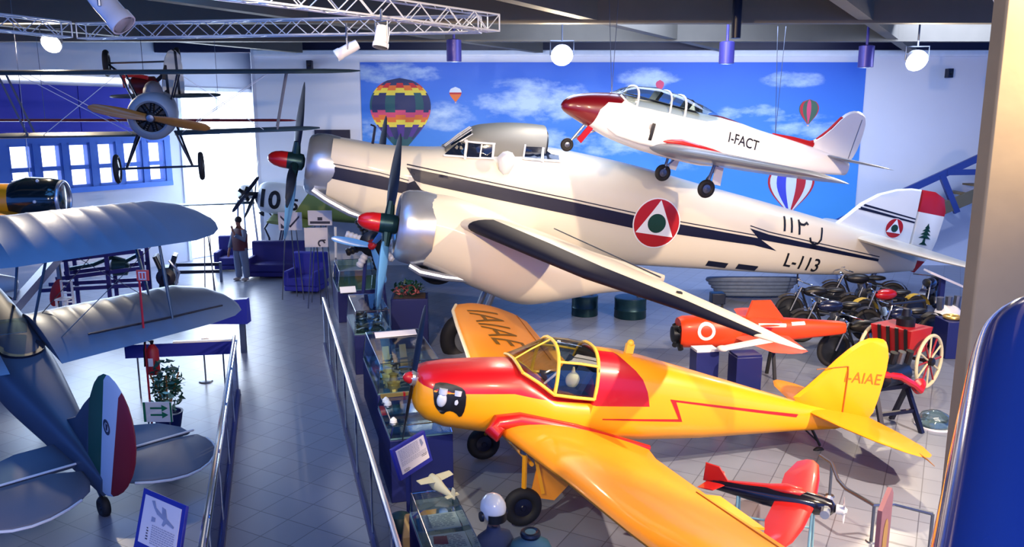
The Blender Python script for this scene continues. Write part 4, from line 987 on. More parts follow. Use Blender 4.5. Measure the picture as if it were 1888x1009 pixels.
# ------------------------------------------------------------------ far end: small aircraft, panels, sofas, visitor
p = at_y(486, 362, 23.5)
t = thing('numbered_fighter', 'white and olive aircraft numbered 10 and 5 parked behind the bomber nose', 'aeroplane', p, (0, .16, .05))
NS_ = [(-.1, .28, .34, -.34), (.1, .42, .44, -.44), (.8, .44, .46, -.46), (1.6, .40, .42, -.44), (2.8, .32, .30, -.36), (4., .16, .2, -.2)]
M_nf = mat('white olive paint', (214, 222, 230), .5, 0, .05, 2)
add_over(M_nf, (106, 124, 66), lambda nt, x, y, z: mth(nt, 'GREATER_THAN', mth(nt, 'ADD', x, mth(nt, 'MULTIPLY', z, -.5)), 1.15))
mb = MB(); mb.loft([sring(*s, n=28, e=2.8) for s in smooth_stations(NS_)]); f_ = mb.build('fuselage', M_nf, t, 45)
decal('number', place(text_bm('10', .52, 1.0, 0, .03), (.02, -.26)), M_black, f_, f_, NEAR, .01)
decal('number', place(text_bm('5', .34, 1.1, 0, .03), (.86, -.22)), M_black, f_, f_, NEAR, .01)
mb = MB(); mb.lathe([(-.4, .02), (-.34, .08), (-.1, .12)], (0, 0, 0), (1, 0, 0), 16); h_ = mb.build('propeller_hub', M_darkbl, t)
for a in (92, 212, 332): blade('blade', (-.25, 0, 0), (1, 0, 0), (0, math.cos(math.radians(a)), math.sin(math.radians(a))), 1.05, M_darkbl, h_, .07, .06)
wing_mb([(.4, -1.1, -.55, 1.1, .09), (.3, 0, -.5, 1.5, .12), (.4, .8, -.55, 1.1, .09)], 12).build('wing', mat('olive wing', (112, 128, 74), .55), t, 50)
for s in (-1, 1):
    mb = MB(); mb.tube([(.6, .3+s*.15, -.4), (.5, .42+s*.16, -1.75)], .03, 8); mb.build('undercarriage_leg', M_steel, t); wheel('wheel', (.5, .42+s*.2, -1.95), .25, .1, t, M_rubber, M_steel)
p = at_y(452, 357, 23.2)
t = thing('far_aircraft', 'small white aircraft with a dark engine and raised propeller blade by the bright doorway', 'aeroplane', p, (0, 0, math.radians(110)))
mb = MB(); mb.loft([sring(x, w, w, -w, 20, 2.2) for x, w in ((-.05, .12), (.1, .22), (.5, .25), (1.4, .22), (2.6, .08))]); mb.build('fuselage', M_white, t, 50)
cylinders('engine', (-.1, 0, 0), (1, 0, 0), .05, .22, .06, 5, t, M_black)
for a in (128, 308): blade('blade', (-.28, 0, 0), (1, 0, 0), (0, math.cos(math.radians(a)), math.sin(math.radians(a))), .62, M_darkbl, t, .06, .02)
wing_mb([(.06, -.25, -.3, .68, .08), (.05, 0, -.3, .7, .09), (.1, 1.9, -.3, .6, .08)], 10).build('wing', M_bw, t, 50)
for s in (-1, 1):
    mb = MB(); mb.tube([(.3, s*.2, -.2), (.25, s*.3, -1.95)], .03, 8); mb.build('undercarriage_leg', M_white, t); wheel('wheel', (.25, s*.3, -2.12), .2, .08, t, M_rubber, M_steel)
mb = MB(); mb.tube([(1.9, 0, -.1), (1.9, 0, -2.3)], .03, 8); mb.build('tail_prop', M_steel, t)

def sofa(p, w, label, rz=0., m=None):
    t = thing('sofa', label, 'sofa', p, (0, 0, rz), 'dark blue lounge seats'); m = m or mat('navy upholstery', (28, 26, 110), .7, 0, .12, 4)
    for nm, c, s in (('seat', (0, -.1, .30), (w-.2, .62, .22)), ('base', (0, 0, .12), (w, .8, .14)), ('backrest', (0, .33, .62), (w, .2, .72)), ('armrest', (-w/2+.07, -.05, .38), (.14, .74, .4)), ('armrest', (w/2-.07, -.05, .38), (.14, .74, .4))):
        mb = MB(); mb.box(c, s); mb.build(nm, m, t, bevel=.035)
    return t
q = at_z(486, 513, 0); sofa((q.x+.3, q.y+.28, 0), 1.5, 'long navy sofa to the right of the standing visitor')
q = at_z(560, 541, 0); sofa((q.x, q.y+.35, 0), .92, 'bright blue armchair at the end of the row beside the barrier', -.15, mat('bright blue upholstery', (44, 48, 160), .7, 0, .1, 4))
q = at_z(424, 500, 0); sofa((q.x-.1, q.y+.3, 0), .7, 'small navy seat half hidden to the left of the visitor', .1)

# visitor
pv = at_z(447, 517, 0)
pscale = 1.0
t = thing('person', 'standing visitor in a dark waistcoat and grey trousers, one arm raised, seen from behind', 'person', pv, (0, 0, math.radians(150)))
def skin_mesh(name, verts, edges, radii, m, parent, sub=2, root=0):
    me = bpy.data.meshes.new(name); me.from_pydata(verts, edges, []); o = bpy.data.objects.new(name, me); COL.objects.link(o)
    o.modifiers.new('skin', 'SKIN'); 
    for i, r in enumerate(radii): me.skin_vertices[0].data[i].radius = r if isinstance(r, tuple) else (r, r)
    for i in range(len(verts)): me.skin_vertices[0].data[i].use_root = (i == root)
    s = o.modifiers.new('sub', 'SUBSURF'); s.levels = sub; s.render_levels = sub
    me2 = None
    dg = bpy.context.evaluated_depsgraph_get(); me2 = bpy.data.meshes.new_from_object(o.evaluated_get(dg)); me2.name = name
    bpy.data.objects.remove(o); o = bpy.data.objects.new(name, me2); COL.objects.link(o); me2.materials.clear(); me2.materials.append(m)
    for pl in me2.polygons: pl.use_smooth = True
    o.parent = parent; return o
V = [(0, 0, .93), (0, 0, 1.12), (0, 0, 1.34), (0, .01, 1.46), (0, .02, 1.54), (0, .03, 1.64), (0, .03, 1.74),
     (.18, 0, 1.40), (.26, .04, 1.14), (.24, .16, .92), (.23, .20, .84), (-.18, 0, 1.40), (-.27, .10, 1.18), (-.16, .30, 1.32), (-.10, .30, 1.42),
     (.10, 0, .86), (.12, .02, .48), (.12, 0, .09), (.13, .13, .05), (-.10, 0, .86), (-.13, -.02, .48), (-.14, -.05, .09), (-.15, .08, .05)]
E_ = [(0, 1), (1, 2), (2, 3), (3, 4), (4, 5), (5, 6), (2, 7), (7, 8), (8, 9), (9, 10), (2, 11), (11, 12), (12, 13), (13, 14), (0, 15), (15, 16), (16, 17), (17, 18), (0, 19), (19, 20), (20, 21), (21, 22)]
Rr = [(.15, .10), (.14, .10), (.16, .10), .06, .05, (.075, .09), (.05, .06), .06, .045, .035, .03, .06, .045, .035, .03, .085, .06, .04, .035, .085, .06, .04, .035]
for wr_, dv in ((10, Vector((0, .25, -.97))), (14, Vector((.3, .1, .95)))):
    b = Vector(V[wr_]); n0 = len(V); V.append(tuple(b+dv*.06)); E_.append((wr_, n0)); Rr.append((.034, .016))
    for ox, ln in ((-.03, .06), (-.01, .078), (.01, .074), (.03, .056)):
        k = len(V); V.append(tuple(b+dv*.10+Vector((0, ox, 0)))); V.append(tuple(b+dv*(.10+ln)+Vector((-.015, ox*1.1, 0)))); E_ += [(n0, k), (k, k+1)]; Rr += [.0095, .008]
    k = len(V); V.append(tuple(b+dv*.03+Vector((-.02, .045, 0)))); V.append(tuple(b+dv*.07+Vector((-.03, .06, 0)))); E_ += [(wr_, k), (k, k+1)]; Rr += [.011, .009]
body = skin_mesh('body', V, E_, Rr, M_skin, t)
mb = MB(); mb.loft([sring(z, w, d_, -d_, 20, 2.4) for z, w, d_ in ((.86, .225, .165), (1.1, .225, .165), (1.3, .24, .16), (1.42, .18, .125), (1.47, .09, .08))])
for v in mb.bm.verts: v.co = Vector((v.co.y, v.co.z, v.co.x))
mb.build('waistcoat', mat('dark red waistcoat', (64, 14, 34), .7, 0, .3, 8), t)
M_slv = mat('grey blue sleeve', (96, 112, 140), .8, 0, .1, 6); M_trs = mat('grey trousers', (92, 108, 140), .8, 0, .1, 6)
for a in ((7, 8, 9), (11, 12, 13)):
    mb = MB(); mb.tube([V[i] for i in a], [.085, .07, .055], 12); mb.build('sleeve', M_slv, t, 60)
for a in ((15, 16, 17), (19, 20, 21)):
    mb = MB(); mb.tube([Vector(V[a[0]])+Vector((0, 0, .06)), V[a[1]], V[a[2]]], [.13, .10, .085], 14); mb.build('trouser_leg', M_trs, t, 60)
    c = V[a[2]]; mb = MB(); mb.ell((c[0], c[1]+.07, .05), (.05, .14, .05)); mb.build('shoe', mat('pale shoe', (150, 146, 150), .6), t)
mb = MB(); mb.ell((0, .01, 1.70), (.092, .105, .10)); mb.build('hair', mat('dark hair', (26, 22, 34), .7, 0, .2, 20), t)

def easel(px, py, Y, w, h, label, rz=0., draw=None):
    p = at_y(px, py, Y); t = thing('easel_panel', label, 'information panel', (p.x, p.y, 0), (0, 0, rz), 'information panels on easels')
    mb = MB(); mb.box((0, 0, p.z), (w, .03, h)); b_ = mb.build('board', M_paper, t)
    for x, y in ((-w*.42, -.1), (w*.42, -.1), (0, .3)):
        mb = MB(); mb.tube([(x*.5, .02, p.z), (x*1.1, y, 0)], .014, 6); mb.build('leg', M_steel, t)
    if draw:
        decal('picture', draw(w, h, p.z), M_ink, b_, b_, NEAR, .003, .5)
    return t
easel(535, 408, 19.9, .58, .44, 'panel with a dark chevron drawing under the number five', 0, lambda w, h, z: [[(-w*.4, z+.15), (0, z-.1), (w*.4, z+.15), (w*.4, z+.09), (0, z-.16), (-w*.4, z+.09)], [(-w*.4, z-.05), (-.1, z-.18), (-w*.4, z-.18)]])
easel(590, 402, 19.6, .58, .36, 'grey picture panel beside the olive fuselage', 0, lambda w, h, z: [[(-w*.42, z-.14), (w*.42, z-.14), (w*.42, z-.08), (-w*.42, z-.08)], [(-w*.1, z-.06), (w*.1, z-.06), (w*.1, z+.02), (-w*.1, z+.02)]])
easel(583, 438, 19.0, .54, .46, 'lower pale panel with a dark emblem behind the blue armchair', .1, lambda w, h, z: ring((.12, z-.14), .05, .09, 16)[:11]+[[(.12, z-.08), (.22, z-.08), (.22, z-.05), (.12, z-.05)]])
easel(380, 412, 20.4, .26, .30, 'small picture on a spindly tripod in front of the bright doorway', 0, lambda w, h, z: [[(-.09, z-.1), (.09, z-.1), (.09, z+.1), (-.09, z+.1)]])
p = at_z(482, 485, .3); t = thing('arc_lamp', 'black bent-arm lamp standing behind the navy sofa', 'lamp', (p.x, p.y+.9, 0))
mb = MB(); mb.lathe([(0, .16), (.03, .15), (.04, .03)], (0, 0, 0), (0, 0, 1), 20); mb.build('base', M_black, t)
mb = MB(); mb.tube([(0, 0, .03), (0, 0, .9), (-.12, 0, 1.2), (.12, 0, 1.55), (-.02, 0, 1.75), (-.14, 0, 1.7)], .03, 8); mb.build('arm', M_navy, t)
mb = MB(); mb.lathe([(0, .04), (.1, .1)], (-.14, 0, 1.7), (-.6, 0, -.8), 16); mb.build('shade', M_navy, t)
# low dark barrier beyond the silver biplane
a = at_z(322, 489, .5); b = at_z(408, 487, .5)
t = thing('low_barrier', 'low dark rail barrier in front of the bright doorway', 'barrier', (a.x, a.y, 0)); d = b-a
for z in (.5, .3): mb = MB(); mb.bar((0, 0, z), (d.x, d.y, z), .05, .09); mb.build('rail', M_navy, t)
for k in (.02, .98): mb = MB(); mb.bar((d.x*k, d.y*k, 0), (d.x*k, d.y*k, .56), .06); mb.build('post', M_steel, t)
# ------------------------------------------------------------------ barriers along the walkway
def barrier(name, pts, label, tube_m, rail_z=1.0, panel=True, second=.93):
    a = pts[0]; t = thing(name, label, 'barrier', (a[0], a[1], 0), group='glass barriers along the walkway'); P = [Vector((x-a[0], y-a[1], 0)) for x, y in pts]
    mb = MB(); mb.tube([p+Vector((0, 0, rail_z)) for p in P], .024, 10); mb.build('top_rail', tube_m, t)
    mb = MB(); mb.tube([p+Vector((.03, 0, second)) for p in P], .016, 8); mb.build('lower_rail', M_chrome, t)
    for p, q in zip(P[:-1], P[1:]):
        L = (q-p).length; n = max(1, round(L/1.6)); d = (q-p)/n
        for i in range(n+1):
            if i == n and q is not P[-1]: continue
            c = p+d*i; mb = MB(); mb.tube([c, c+Vector((0, 0, rail_z))], .018, 8); po = mb.build('post', M_chrome, t)
            mb = MB(); mb.lathe([(0, .05), (.015, .045), (.02, .02)], c, (0, 0, 1), 14); mb.build('foot', M_steel, po)
        if panel:
            for i in range(n):
                u = p+d*(i+.03); v = p+d*(i+.97); mb = MB(); mb.bar((u+v)/2*0+u+Vector((0, 0, .5)), v+Vector((0, 0, .5)), .012, .78); mb.build('glass_panel', M_barglass, t)
        mb = MB(); mb.bar(p+Vector((0, 0, .05)), q+Vector((0, 0, .05)), .08, .10); mb.build('kerb', M_dkblue, t)
    return t
M_barglass = glass('barrier glass', (120, 150, 205), .14)
M_whrail = mat('pale rail', (222, 228, 240), .25, .4, .03, 4)
RA, RB = at_z(596, 550, 1.), at_z(735, 1009, 1.); dR = (RB-RA)
RA2 = RA; RB2 = RA+dR*1.12
barrier('walkway_barrier', [(RA2.x, RA2.y), (RB2.x, RB2.y)], 'long glass barrier with a white handrail on the right side of the walkway', M_whrail)
LA, LB = at_z(432, 620, 1.), at_z(370, 1009, 1.); LB2 = LA+(LB-LA)*1.12; LC = at_z(330, 628, 1.)
barrier('walkway_barrier', [(LA.x, LA.y), (LB2.x, LB2.y)], 'glass barrier with a chrome handrail on the left side of the walkway', M_chrome)
YR = math.atan2(-(dR.x), -(dR.y))*-1
YR = math.atan2(dR.x, -dR.y)          # walkway direction as a turn about z
# blue board hung along the corner, and the blue lectern beyond it
t = thing('blue_board', 'long low blue board with a white top edge at the corner of the left barrier', 'board', (LC.x-.9, LC.y+.05, 0)); d = Vector((LA.x-LC.x+.84, LA.y-LC.y, 0))
mb = MB(); mb.bar((0, 0, .80), d+Vector((0, 0, .80)), .03, .22); b_ = mb.build('board', M_blue, t)
mb = MB(); mb.bar((d.x*.45, d.y*.45, .925), d+Vector((0, 0, .925)), .06, .03); mb.build('top_edge', M_white, b_)
for k in (.1, .9): mb = MB(); mb.tube([d*k+Vector((0, .03, 0)), d*k+Vector((0, .03, .9))], .014, 8); mb.build('leg', M_steel, t)
q = at_z(424, 612, .62); t = thing('blue_lectern', 'bright blue wedge lectern behind the tip of the silver lower wing', 'lectern', (q.x-.02, q.y+.55, 0))
mb = MB(); mb.loft([[(-.55, .0, .62), (.16, .0, .62), (.16, .25, .62), (-.55, .25, .62)], [(-.1, .05, 1.08), (.16, .05, 1.10), (.16, .2, 1.10), (-.1, .2, 1.08)]]); mb.build('wedge', M_blue, t)
mb = MB(); mb.box((.0, .2, .31), (.1, .08, .62)); mb.build('stand', M_steel, t)
q = at_z(379, 636, .66); t = thing('letter_sign', 'small white sign shaped like a letter P under the blue board', 'sign', (q.x, q.y, 0)); mb = MB()
mb.bar((-.04, 0, .5), (-.04, 0, .78), .04, .035, (0, 1, 0)); mb.torus((.02, 0, .71), .055, .022, (0, 1, 0), 20, 8); mb.build('letter', M_white, t)
mb = MB(); mb.tube([(-.04, 0, 0), (-.04, 0, .5)], .015, 8); mb.build('stand', M_steel, t)
mb = MB(); mb.lathe([(0, .12), (.02, .1), (.03, .01)], (-.04, 0, 0), (0, 0, 1), 18); mb.build('base', M_steel, t)

# ------------------------------------------------------------------ sloped information panels
def lectern(tl, tr, bl, label, draw, w_frame=.035):
    """frame through three corners"""
    tl, tr, bl = Vector(tl), Vector(tr), Vector(bl); br = tr+bl-tl; c = (tl+br)/2
    t = thing('sloped_panel', label, 'information panel', (c.x, c.y, 0)); U = tr-tl; Vv = tl-bl; N = U.cross(Vv).normalized()
    if N.z < 0: N = -N
    o = Vector((c.x, c.y, 0)); f = lambda u, v, k: bl-o+U*u+Vv*v+N*k
    mb = MB(); mb.loft([[f(-.06, -.16, k), f(1.06, -.16, k), f(1.06, 1.08, k), f(-.06, 1.08, k)] for k in (-.035, 0)]); fr = mb.build('frame', M_blue, t, bevel=.004)
    mb = MB(); mb.loft([[f(.03, .03, k), f(.97, .03, k), f(.97, .97, k), f(.03, .97, k)] for k in (.0, .004)]); pp = mb.build('sheet', M_paper, t)
    for nm, m, polys in draw:
        mb = MB()
        for p in polys: mb.face([mb.bm.verts.new(f(u, v, .0065)) for u, v in p])
        mb.build(nm, m, pp)
    b0 = f(.5, .62, -.05); mb = MB(); mb.bar((b0.x, b0.y, .02), b0, .06, .06); mb.build('post', M_dkblue, t)
    mb = MB(); mb.box((b0.x, b0.y, .015), (.34, .3, .03)); mb.build('base', M_dkblue, t)
    return t
def textlines(u0, u1, v0, v1, n, seed, h=.45):
    r = random.Random(seed); out = []
    for i in range(n):
        v = v1-(v1-v0)*(i+.5)/n; hh = (v1-v0)/n*h/2; u = u0
        while u < u1-.03:
            w = min(r.uniform(.025, .075), u1-u); out.append([(u, v-hh), (u+w, v-hh), (u+w, v+hh), (u, v+hh)]); u += w+.014
    return out
M_lightink = mat('pale print', (150, 154, 176), .7, 0, .1, 9); M_pic = mat('grey picture', (136, 146, 176), .7, 0, .25, 14)
plane_ = [(.30, .92), (.36, .80), (.52, .72), (.50, .86), (.60, .84), (.66, .68), (.86, .58), (.84, .54), (.66, .58), (.60, .50), (.55, .52), (.58, .62), (.40, .68), (.30, .78), (.22, .90)]
tl, tr, bl = at_z(268, 908, 1.06), at_z(338, 938, 1.06), at_z(252, 1000, .74)
lectern(tl, tr, bl, 'sloped blue-framed panel with a drawing of an aeroplane below the silver tailplane', [('drawing', M_pic, [plane_]), ('small_drawing', M_pic, [[(.28, .6), (.38, .6), (.38, .52), (.28, .5)]]), ('caption', M_ink, textlines(.20, .28, .12, .38, 5, 3)), ('text', M_lightink, textlines(.32, .92, .08, .46, 9, 4))])
tl, tr, bl = at_z(727, 832, 1.12), at_z(781, 800, 1.12), at_z(741, 878, .80)
lectern(tl, tr, bl, 'sloped blue-framed text panel below the propeller of the yellow aeroplane', [('text', M_lightink, textlines(.08, .74, .5, .93, 9, 5)+textlines(.08, .94, .30, .48, 4, 6)), ('drawing', M_pic, [[(.8, .9), (.86, .9), (.9, .7), (.82, .6), (.8, .76)]]), ('caption', M_ink, textlines(.10, .3, .06, .18, 3, 8)+textlines(.74, .94, .22, .32, 2, 9))])

# ------------------------------------------------------------------ extinguisher post, planter, arrow sign
q = at_z(272, 690, .82); t = thing('extinguisher_post', 'red pole with a small sign on top and a fire extinguisher at its foot', 'sign post', (q.x, q.y, 0))
ztop = at_y(268, 505, q.y).z
mb = MB(); mb.tube([(0, 0, .02), (0, 0, ztop+.05)], .016, 8); mb.build('pole', mat('red pole', (206, 34, 54), .4, 0, .05, 4), t)
mb = MB(); mb.lathe([(0, .16), (.02, .15), (.03, .02)], (0, 0, 0), (0, 0, 1), 20); mb.build('base', M_steel, t)
mb = MB(); mb.box((.06, -.01, ztop-.02), (.17, .02, .15)); sg = mb.build('sign', mat('sign red', (232, 80, 70), .5), t)
for x in (.015, .06, .105): mb = MB(); mb.box((x, -.023, ztop-.03), (.014, .004, .09)); mb.build('white_bar', M_white, sg)
mb = MB(); mb.box((.06, -.023, ztop+.025), (.11, .004, .016)); mb.box((.06, -.023, ztop-.075), (.11, .004, .016)); mb.build('white_border', M_white, sg)
mb = MB(); mb.lathe([(0, .07), (.02, .085), (.36, .085), (.42, .05), (.45, .03)], (.1, 0, .82), (0, 0, 1), 20); ex_ = mb.build('extinguisher', M_redw, t)
mb = MB(); mb.lathe([(0, .02), (.05, .03), (.06, .01)], (.1, 0, 1.27), (0, 0, 1), 10); mb.tube([(.1, 0, 1.3), (.02, -.02, 1.34), (-.0, -.04, 1.2), (.0, -.06, .95)], .012, 6); mb.build('valve_and_hose', M_black, ex_)
mb = MB(); mb.box((.1, -.086, 1.02), (.07, .004, .12)); mb.build('label_plate', M_white, ex_)
def leafy(name, parent, c, r, n, seed, m, sz=.07):
    rr = random.Random(seed); mb = MB()
    for i in range(n):
        d = Vector((rr.gauss(0, 1), rr.gauss(0, 1), rr.gauss(0, 1))).normalized()*(rr.random()**.4); p = Vector(c)+Vector((d.x*r[0], d.y*r[1], d.z*r[2]))
        a = Vector((rr.gauss(0, 1), rr.gauss(0, 1), rr.gauss(0, .7))).normalized(); b = a.cross(Vector((rr.gauss(0, 1), rr.gauss(0, 1), rr.gauss(0, 1)))).normalized(); s = sz*rr.uniform(.6, 1.3)
        k = a.cross(b)*s*.12
        mb.face([mb.bm.verts.new(v) for v in (p-a*s, p+b*s*.42+k, p+a*s, p-b*s*.42+k)])
    o = mb.build(name, m, parent, 10); o['kind'] = 'stuff'; return o
q = at_z(292, 752, .42); t = thing('potted_shrub', 'green leafy shrub in a pot between the extinguisher post and the arrow sign', 'plant', (q.x+.06, q.y+.16, 0))
mb = MB(); mb.lathe([(0, .15), (.28, .2), (.3, .21), (.3, .18), (.26, .17)], (0, 0, 0), (0, 0, 1), 20); mb.build('pot', M_dkblue, t)
mb = MB(); 
for k in range(5): mb.tube([(0, 0, .25), (.1*math.cos(k*1.3), .1*math.sin(k*1.3), .6), (.2*math.cos(k*1.3), .2*math.sin(k*1.3), .9)], .012, 5)
mb.build('stem', M_wood, t); leafy('foliage', t, (.03, 0, .72), (.24, .22, .40), 230, 5, M_leaf, .06); leafy('foliage', t, (.0, -.05, .6), (.24, .22, .36), 90, 9, mat('pale leaf', (120, 176, 168), .5, 0, .2, 9), .05)
q = at_z(293, 781, .25); t = thing('arrow_sign', 'white and green sign with arrows standing in front of the shrub', 'sign', (q.x, q.y, 0))
zc = .42; mb = MB(); mb.box((0, 0, zc), (.40, .02, .29)); sb = mb.build('board', M_white, t)
M_sg = mat('sign green', (20, 120, 84), .5, 0, .06, 4)
decal('border', [[(-.2, zc-.145), (-.165, zc-.145), (-.165, zc+.145), (-.2, zc+.145)], [(.175, zc-.145), (.2, zc-.145), (.2, zc+.145), (.175, zc+.145)]], M_sg, sb, sb, NEAR, .003, 1)
for dz in (.06, -.04): decal('arrow', [[(-.10, zc+dz-.014), (.06, zc+dz-.014), (.06, zc+dz+.014), (-.10, zc+dz+.014)], [(.06, zc+dz-.05), (.15, zc+dz), (.06, zc+dz+.05)]], M_sg, sb, sb, NEAR, .003, 1)
for x in (-.15, .15): mb = MB(); mb.tube([(x, .015, 0), (x, .015, .3)], .012, 6); mb.build('leg', M_steel, t)

# ------------------------------------------------------------------ glass cases on the right of the walkway
def dirR(k): return RA+dR*k
def case(px, py, zt, w, l, hb, label, zg=.30, front=.10, group='glass display cases along the barrier'):
    q = at_z(px, py, zt); t = thing('display_case', label, 'display case', (q.x, q.y, 0), (0, 0, YR), group)
    mb = MB(); mb.box((0, 0, hb/2), (w, l, hb)); mb.build('plinth', M_dkblue, t, bevel=.008)
    mb = MB(); mb.box((0, 0, hb+.015), (w*.98, l*.98, .02)); mb.build('tray', mat('tray lining', (92, 132, 146), .7, 0, .2, 6), t)
    mb = MB(); b = [(-w/2+.01, -l/2+.01), (w/2-.01, -l/2+.01), (w/2-.01, l/2-.01), (-w/2+.01, l/2-.01)]
    mb.loft([[(x, y, hb+.03) for x, y in b], [(x*(1-front), y*(1-front*.6), hb+zg) for x, y in b]]); g = mb.build('glass_cover', M_caseglass, t)
    mb = MB()
    for x, y in b: mb.tube([(x, y, hb+.03), (x*(1-front), y*(1-front*.6), hb+zg)], .008, 5)
    for i in range(4): mb.tube([(b[i][0]*(1-front), b[i][1]*(1-front*.6), hb+zg), (b[(i+1) % 4][0]*(1-front), b[(i+1) % 4][1]*(1-front*.6), hb+zg)], .007, 5)
    mb.build('edge_frame', M_chrome, g)
    return t
c1 = case(678, 556, 1.15, .66, 1.5, .72, 'farther glass case with a white sloping card on its corner', .42)
c2 = case(738, 634, 1.12, .95, 1.9, .66, 'long glass case with parts laid out inside, beside the middle of the barrier', .44)
c3 = case(762, 752, .95, .75, 1.15, .78, 'dark blue case under the propeller of the yellow aeroplane', .16)
c0 = case(655, 492, 1.1, .95, 1.6, .7, 'far glass case below the red spinner of the bomber', .45)
def in_case(c, x, y, z): return c.matrix_basis @ Vector((x, y, z))
for c in (c0, c1, c2, c3): pass
bpy.context.view_layer.update()
rr = random.Random(3); M_brass = mat('brass', (190, 160, 90), .35, .6, .15, 6); M_cloth = mat('pale yellow cloth', (206, 198, 140), .8, 0, .1, 5)
def on_case(c, fn_name, label, cat, x, y, z, rz=0., group=None):
    p = in_case(c, x, y, z); return thing(fn_name, label, cat, p, (0, 0, YR+rz), group)
for i, (x, y, lb) in enumerate(((-.18, .25, 'upright pale part nearest the walkway in the long case'), (.10, .30, 'tan upright part in the middle of the long case'))):
    t = on_case(c2, 'display_strap', lb, 'aircraft part', x, y, .69, .1*i)
    mb = MB(); mb.loft([[(a*.06, b, h) for a, b in ((-1, 0), (1, 0), (1, .03), (-1, .03))] for h, b0 in ((0, 0),)]+[[(a*.05, .1+b, .30) for a, b in ((-1, 0), (1, 0), (1, .03), (-1, .03))]]); mb.build('strap', M_cloth if i == 0 else mat('tan leather', (170, 150, 120), .6), t)
    mb = MB(); mb.box((0, .04, .1), (.13, .06, .02)); mb.build('buckle', M_steel, t)
for i in range(5):
    t = on_case(c2, 'engine_part', ('round valve at the near end of the long case', 'geared shaft lying in the long case', 'pale yellow collar in the long case', 'dark cylinder in the long case', 'small pump at the far end of the long case')[i], 'aircraft part', (-.2, .2, -.22, .22, .05)[i], (-.6, -.35, -.2, .0, .62)[i], .69, i*.8)
    mb = MB(); mb.lathe([(0, .09), (.04, .1), (.06, .06), (.14, .05), (.16, .07), (.18, .02)], (0, 0, 0), (0, 0, 1), 14); mb.build('body', (M_brass, M_steel, M_cloth, M_engine, M_steel)[i], t)
    mb = MB(); mb.tube([(0, .05, .05), (.1, .12, .06), (.2, .14, .04)], .02, 7); mb.build('pipe', M_steel, t)
for i in range(4):
    t = on_case(c1, 'engine_part', ('pierced casting at the near end of the farther case', 'geared casting in the middle of the farther case', 'white tube in the farther case', 'flat bracket at the far end of the farther case')[i], 'aircraft part', (-.15, .12, .1, -.1)[i], (-.45, -.35, .1, .4)[i], .755, i)
    mb = MB(); mb.torus((0, 0, .06), .1, .03, (.3, .2, 1), 18, 6); mb.build('ring', M_steel, t); mb = MB(); mb.tube([(-.12, 0, .03), (.12, .03, .09)], .03, 8); mb.build('shaft', M_white if i == 2 else M_engine, t)
q = at_z(641, 532, 1.22); t = thing('caption_card', 'white sloping caption card on the far corner of the farther glass case', 'caption card', (q.x, q.y, 1.16), (math.radians(35), 0, math.radians(18)))
mb = MB(); mb.box((0, 0, .05), (.30, .16, .012)); mb.build('card', M_white, t); mb = MB(); mb.box((0, .0, .0), (.2, .05, .1)); mb.build('foot', M_steel, t)
t = on_case(c2, 'paper_sheet', 'white sheet lying on the far end of the long glass case', 'paper', .02, .66, 1.105, .1)
mb = MB(); mb.loft([[(-.35, -.16, 0), (.30, -.2, .006), (.36, .12, .0), (-.3, .16, .004)], [(-.35, -.16, .006), (.30, -.2, .012), (.36, .12, .006), (-.3, .16, .01)]]); mb.build('sheet', M_paper, t)
for i in range(3):
    t = on_case(c3, 'small_fitting', ('white round fitting at the left of the dark blue case', 'second white round fitting, just in front of the first, on the dark blue case', 'pale ball fitting at the front corner of the dark blue case')[i], 'aircraft part', (-.30, -.29, -.31)[i], (.28, .16, -.45)[i], .945, 0)
    mb = MB(); mb.lathe([(0, .03), (.02, .045), (.05, .04), (.08, .01)], (0, 0, 0), (0, 0, 1), 14); mb.build('dome', M_white, t); mb = MB(); mb.lathe([(0, .055), (.012, .05)], (0, 0, 0), (0, 0, 1), 14); mb.build('flange', M_steel, t)
t = on_case(c3, 'wooden_bar', 'slim wooden bar across the far end of the dark blue case', 'bar', 0, .5, .965); mb = MB(); mb.bar((-.34, 0, 0), (.34, 0, 0), .05, .04); mb.build('bar', M_brass, t); mb = MB(); mb.bar((-.05, -.001, 0), (-.02, -.001, 0), .056, .046); mb.build('red_mark', M_redw, t)
# case at the bottom edge, with papers, helmet bust and jacket bust
c4 = case(824, 965, .92, .45, 1.5, .66, 'glass case with printed sheets at the bottom of the picture', .24, .06)
bpy.context.view_layer.update()
for i, (y, lb) in enumerate(((.48, 'cream text sheet at the far end of the lowest case'), (.08, 'white sheet with a coloured picture in the middle of the lowest case'), (-.30, 'cream sheet at the near end of the lowest case'))):
    t = on_case(c4, 'printed_sheet', lb, 'printed sheet', .04, y, .688, -.02)
    mb = MB(); mb.box((0, 0, .004), (.34, .30, .006)); s_ = mb.build('sheet', M_paper if i != 1 else M_white, t)
    mb = MB(); 
    for p in textlines(-.14, .14, -.12, .12, 8, 20+i): mb.face([mb.bm.verts.new((u, v, .0085)) for u, v in p])
    mb.build('text', M_lightink, s_)
    if i == 1:
        mb = MB(); mb.face([mb.bm.verts.new((u, v, .0095)) for u, v in ((-.15, -.02), (-.02, -.05), (-.01, .1), (-.13, .12))]); mb.build('picture', mat('print red', (150, 50, 90), .6, 0, .4, 12), s_)
q = at_z(806, 893, .98); t = thing('model_aeroplane', 'cream model aeroplane with stubby wings standing behind the sloped text panel', 'model aeroplane', (q.x, q.y, .98), (0, .12, math.radians(-52)))
t.scale = (.72, .72, 1)
M_ivory = mat('ivory paint', (206, 196, 160), .5, 0, .06, 4)
mb = MB(); mb.loft([sring(x, w, w, -w, 14, 2) for x, w in ((-.18, .02), (-.15, .065), (-.02, .075), (.12, .05), (.42, .012))]); mb.build('fuselage', M_ivory, t, 60)
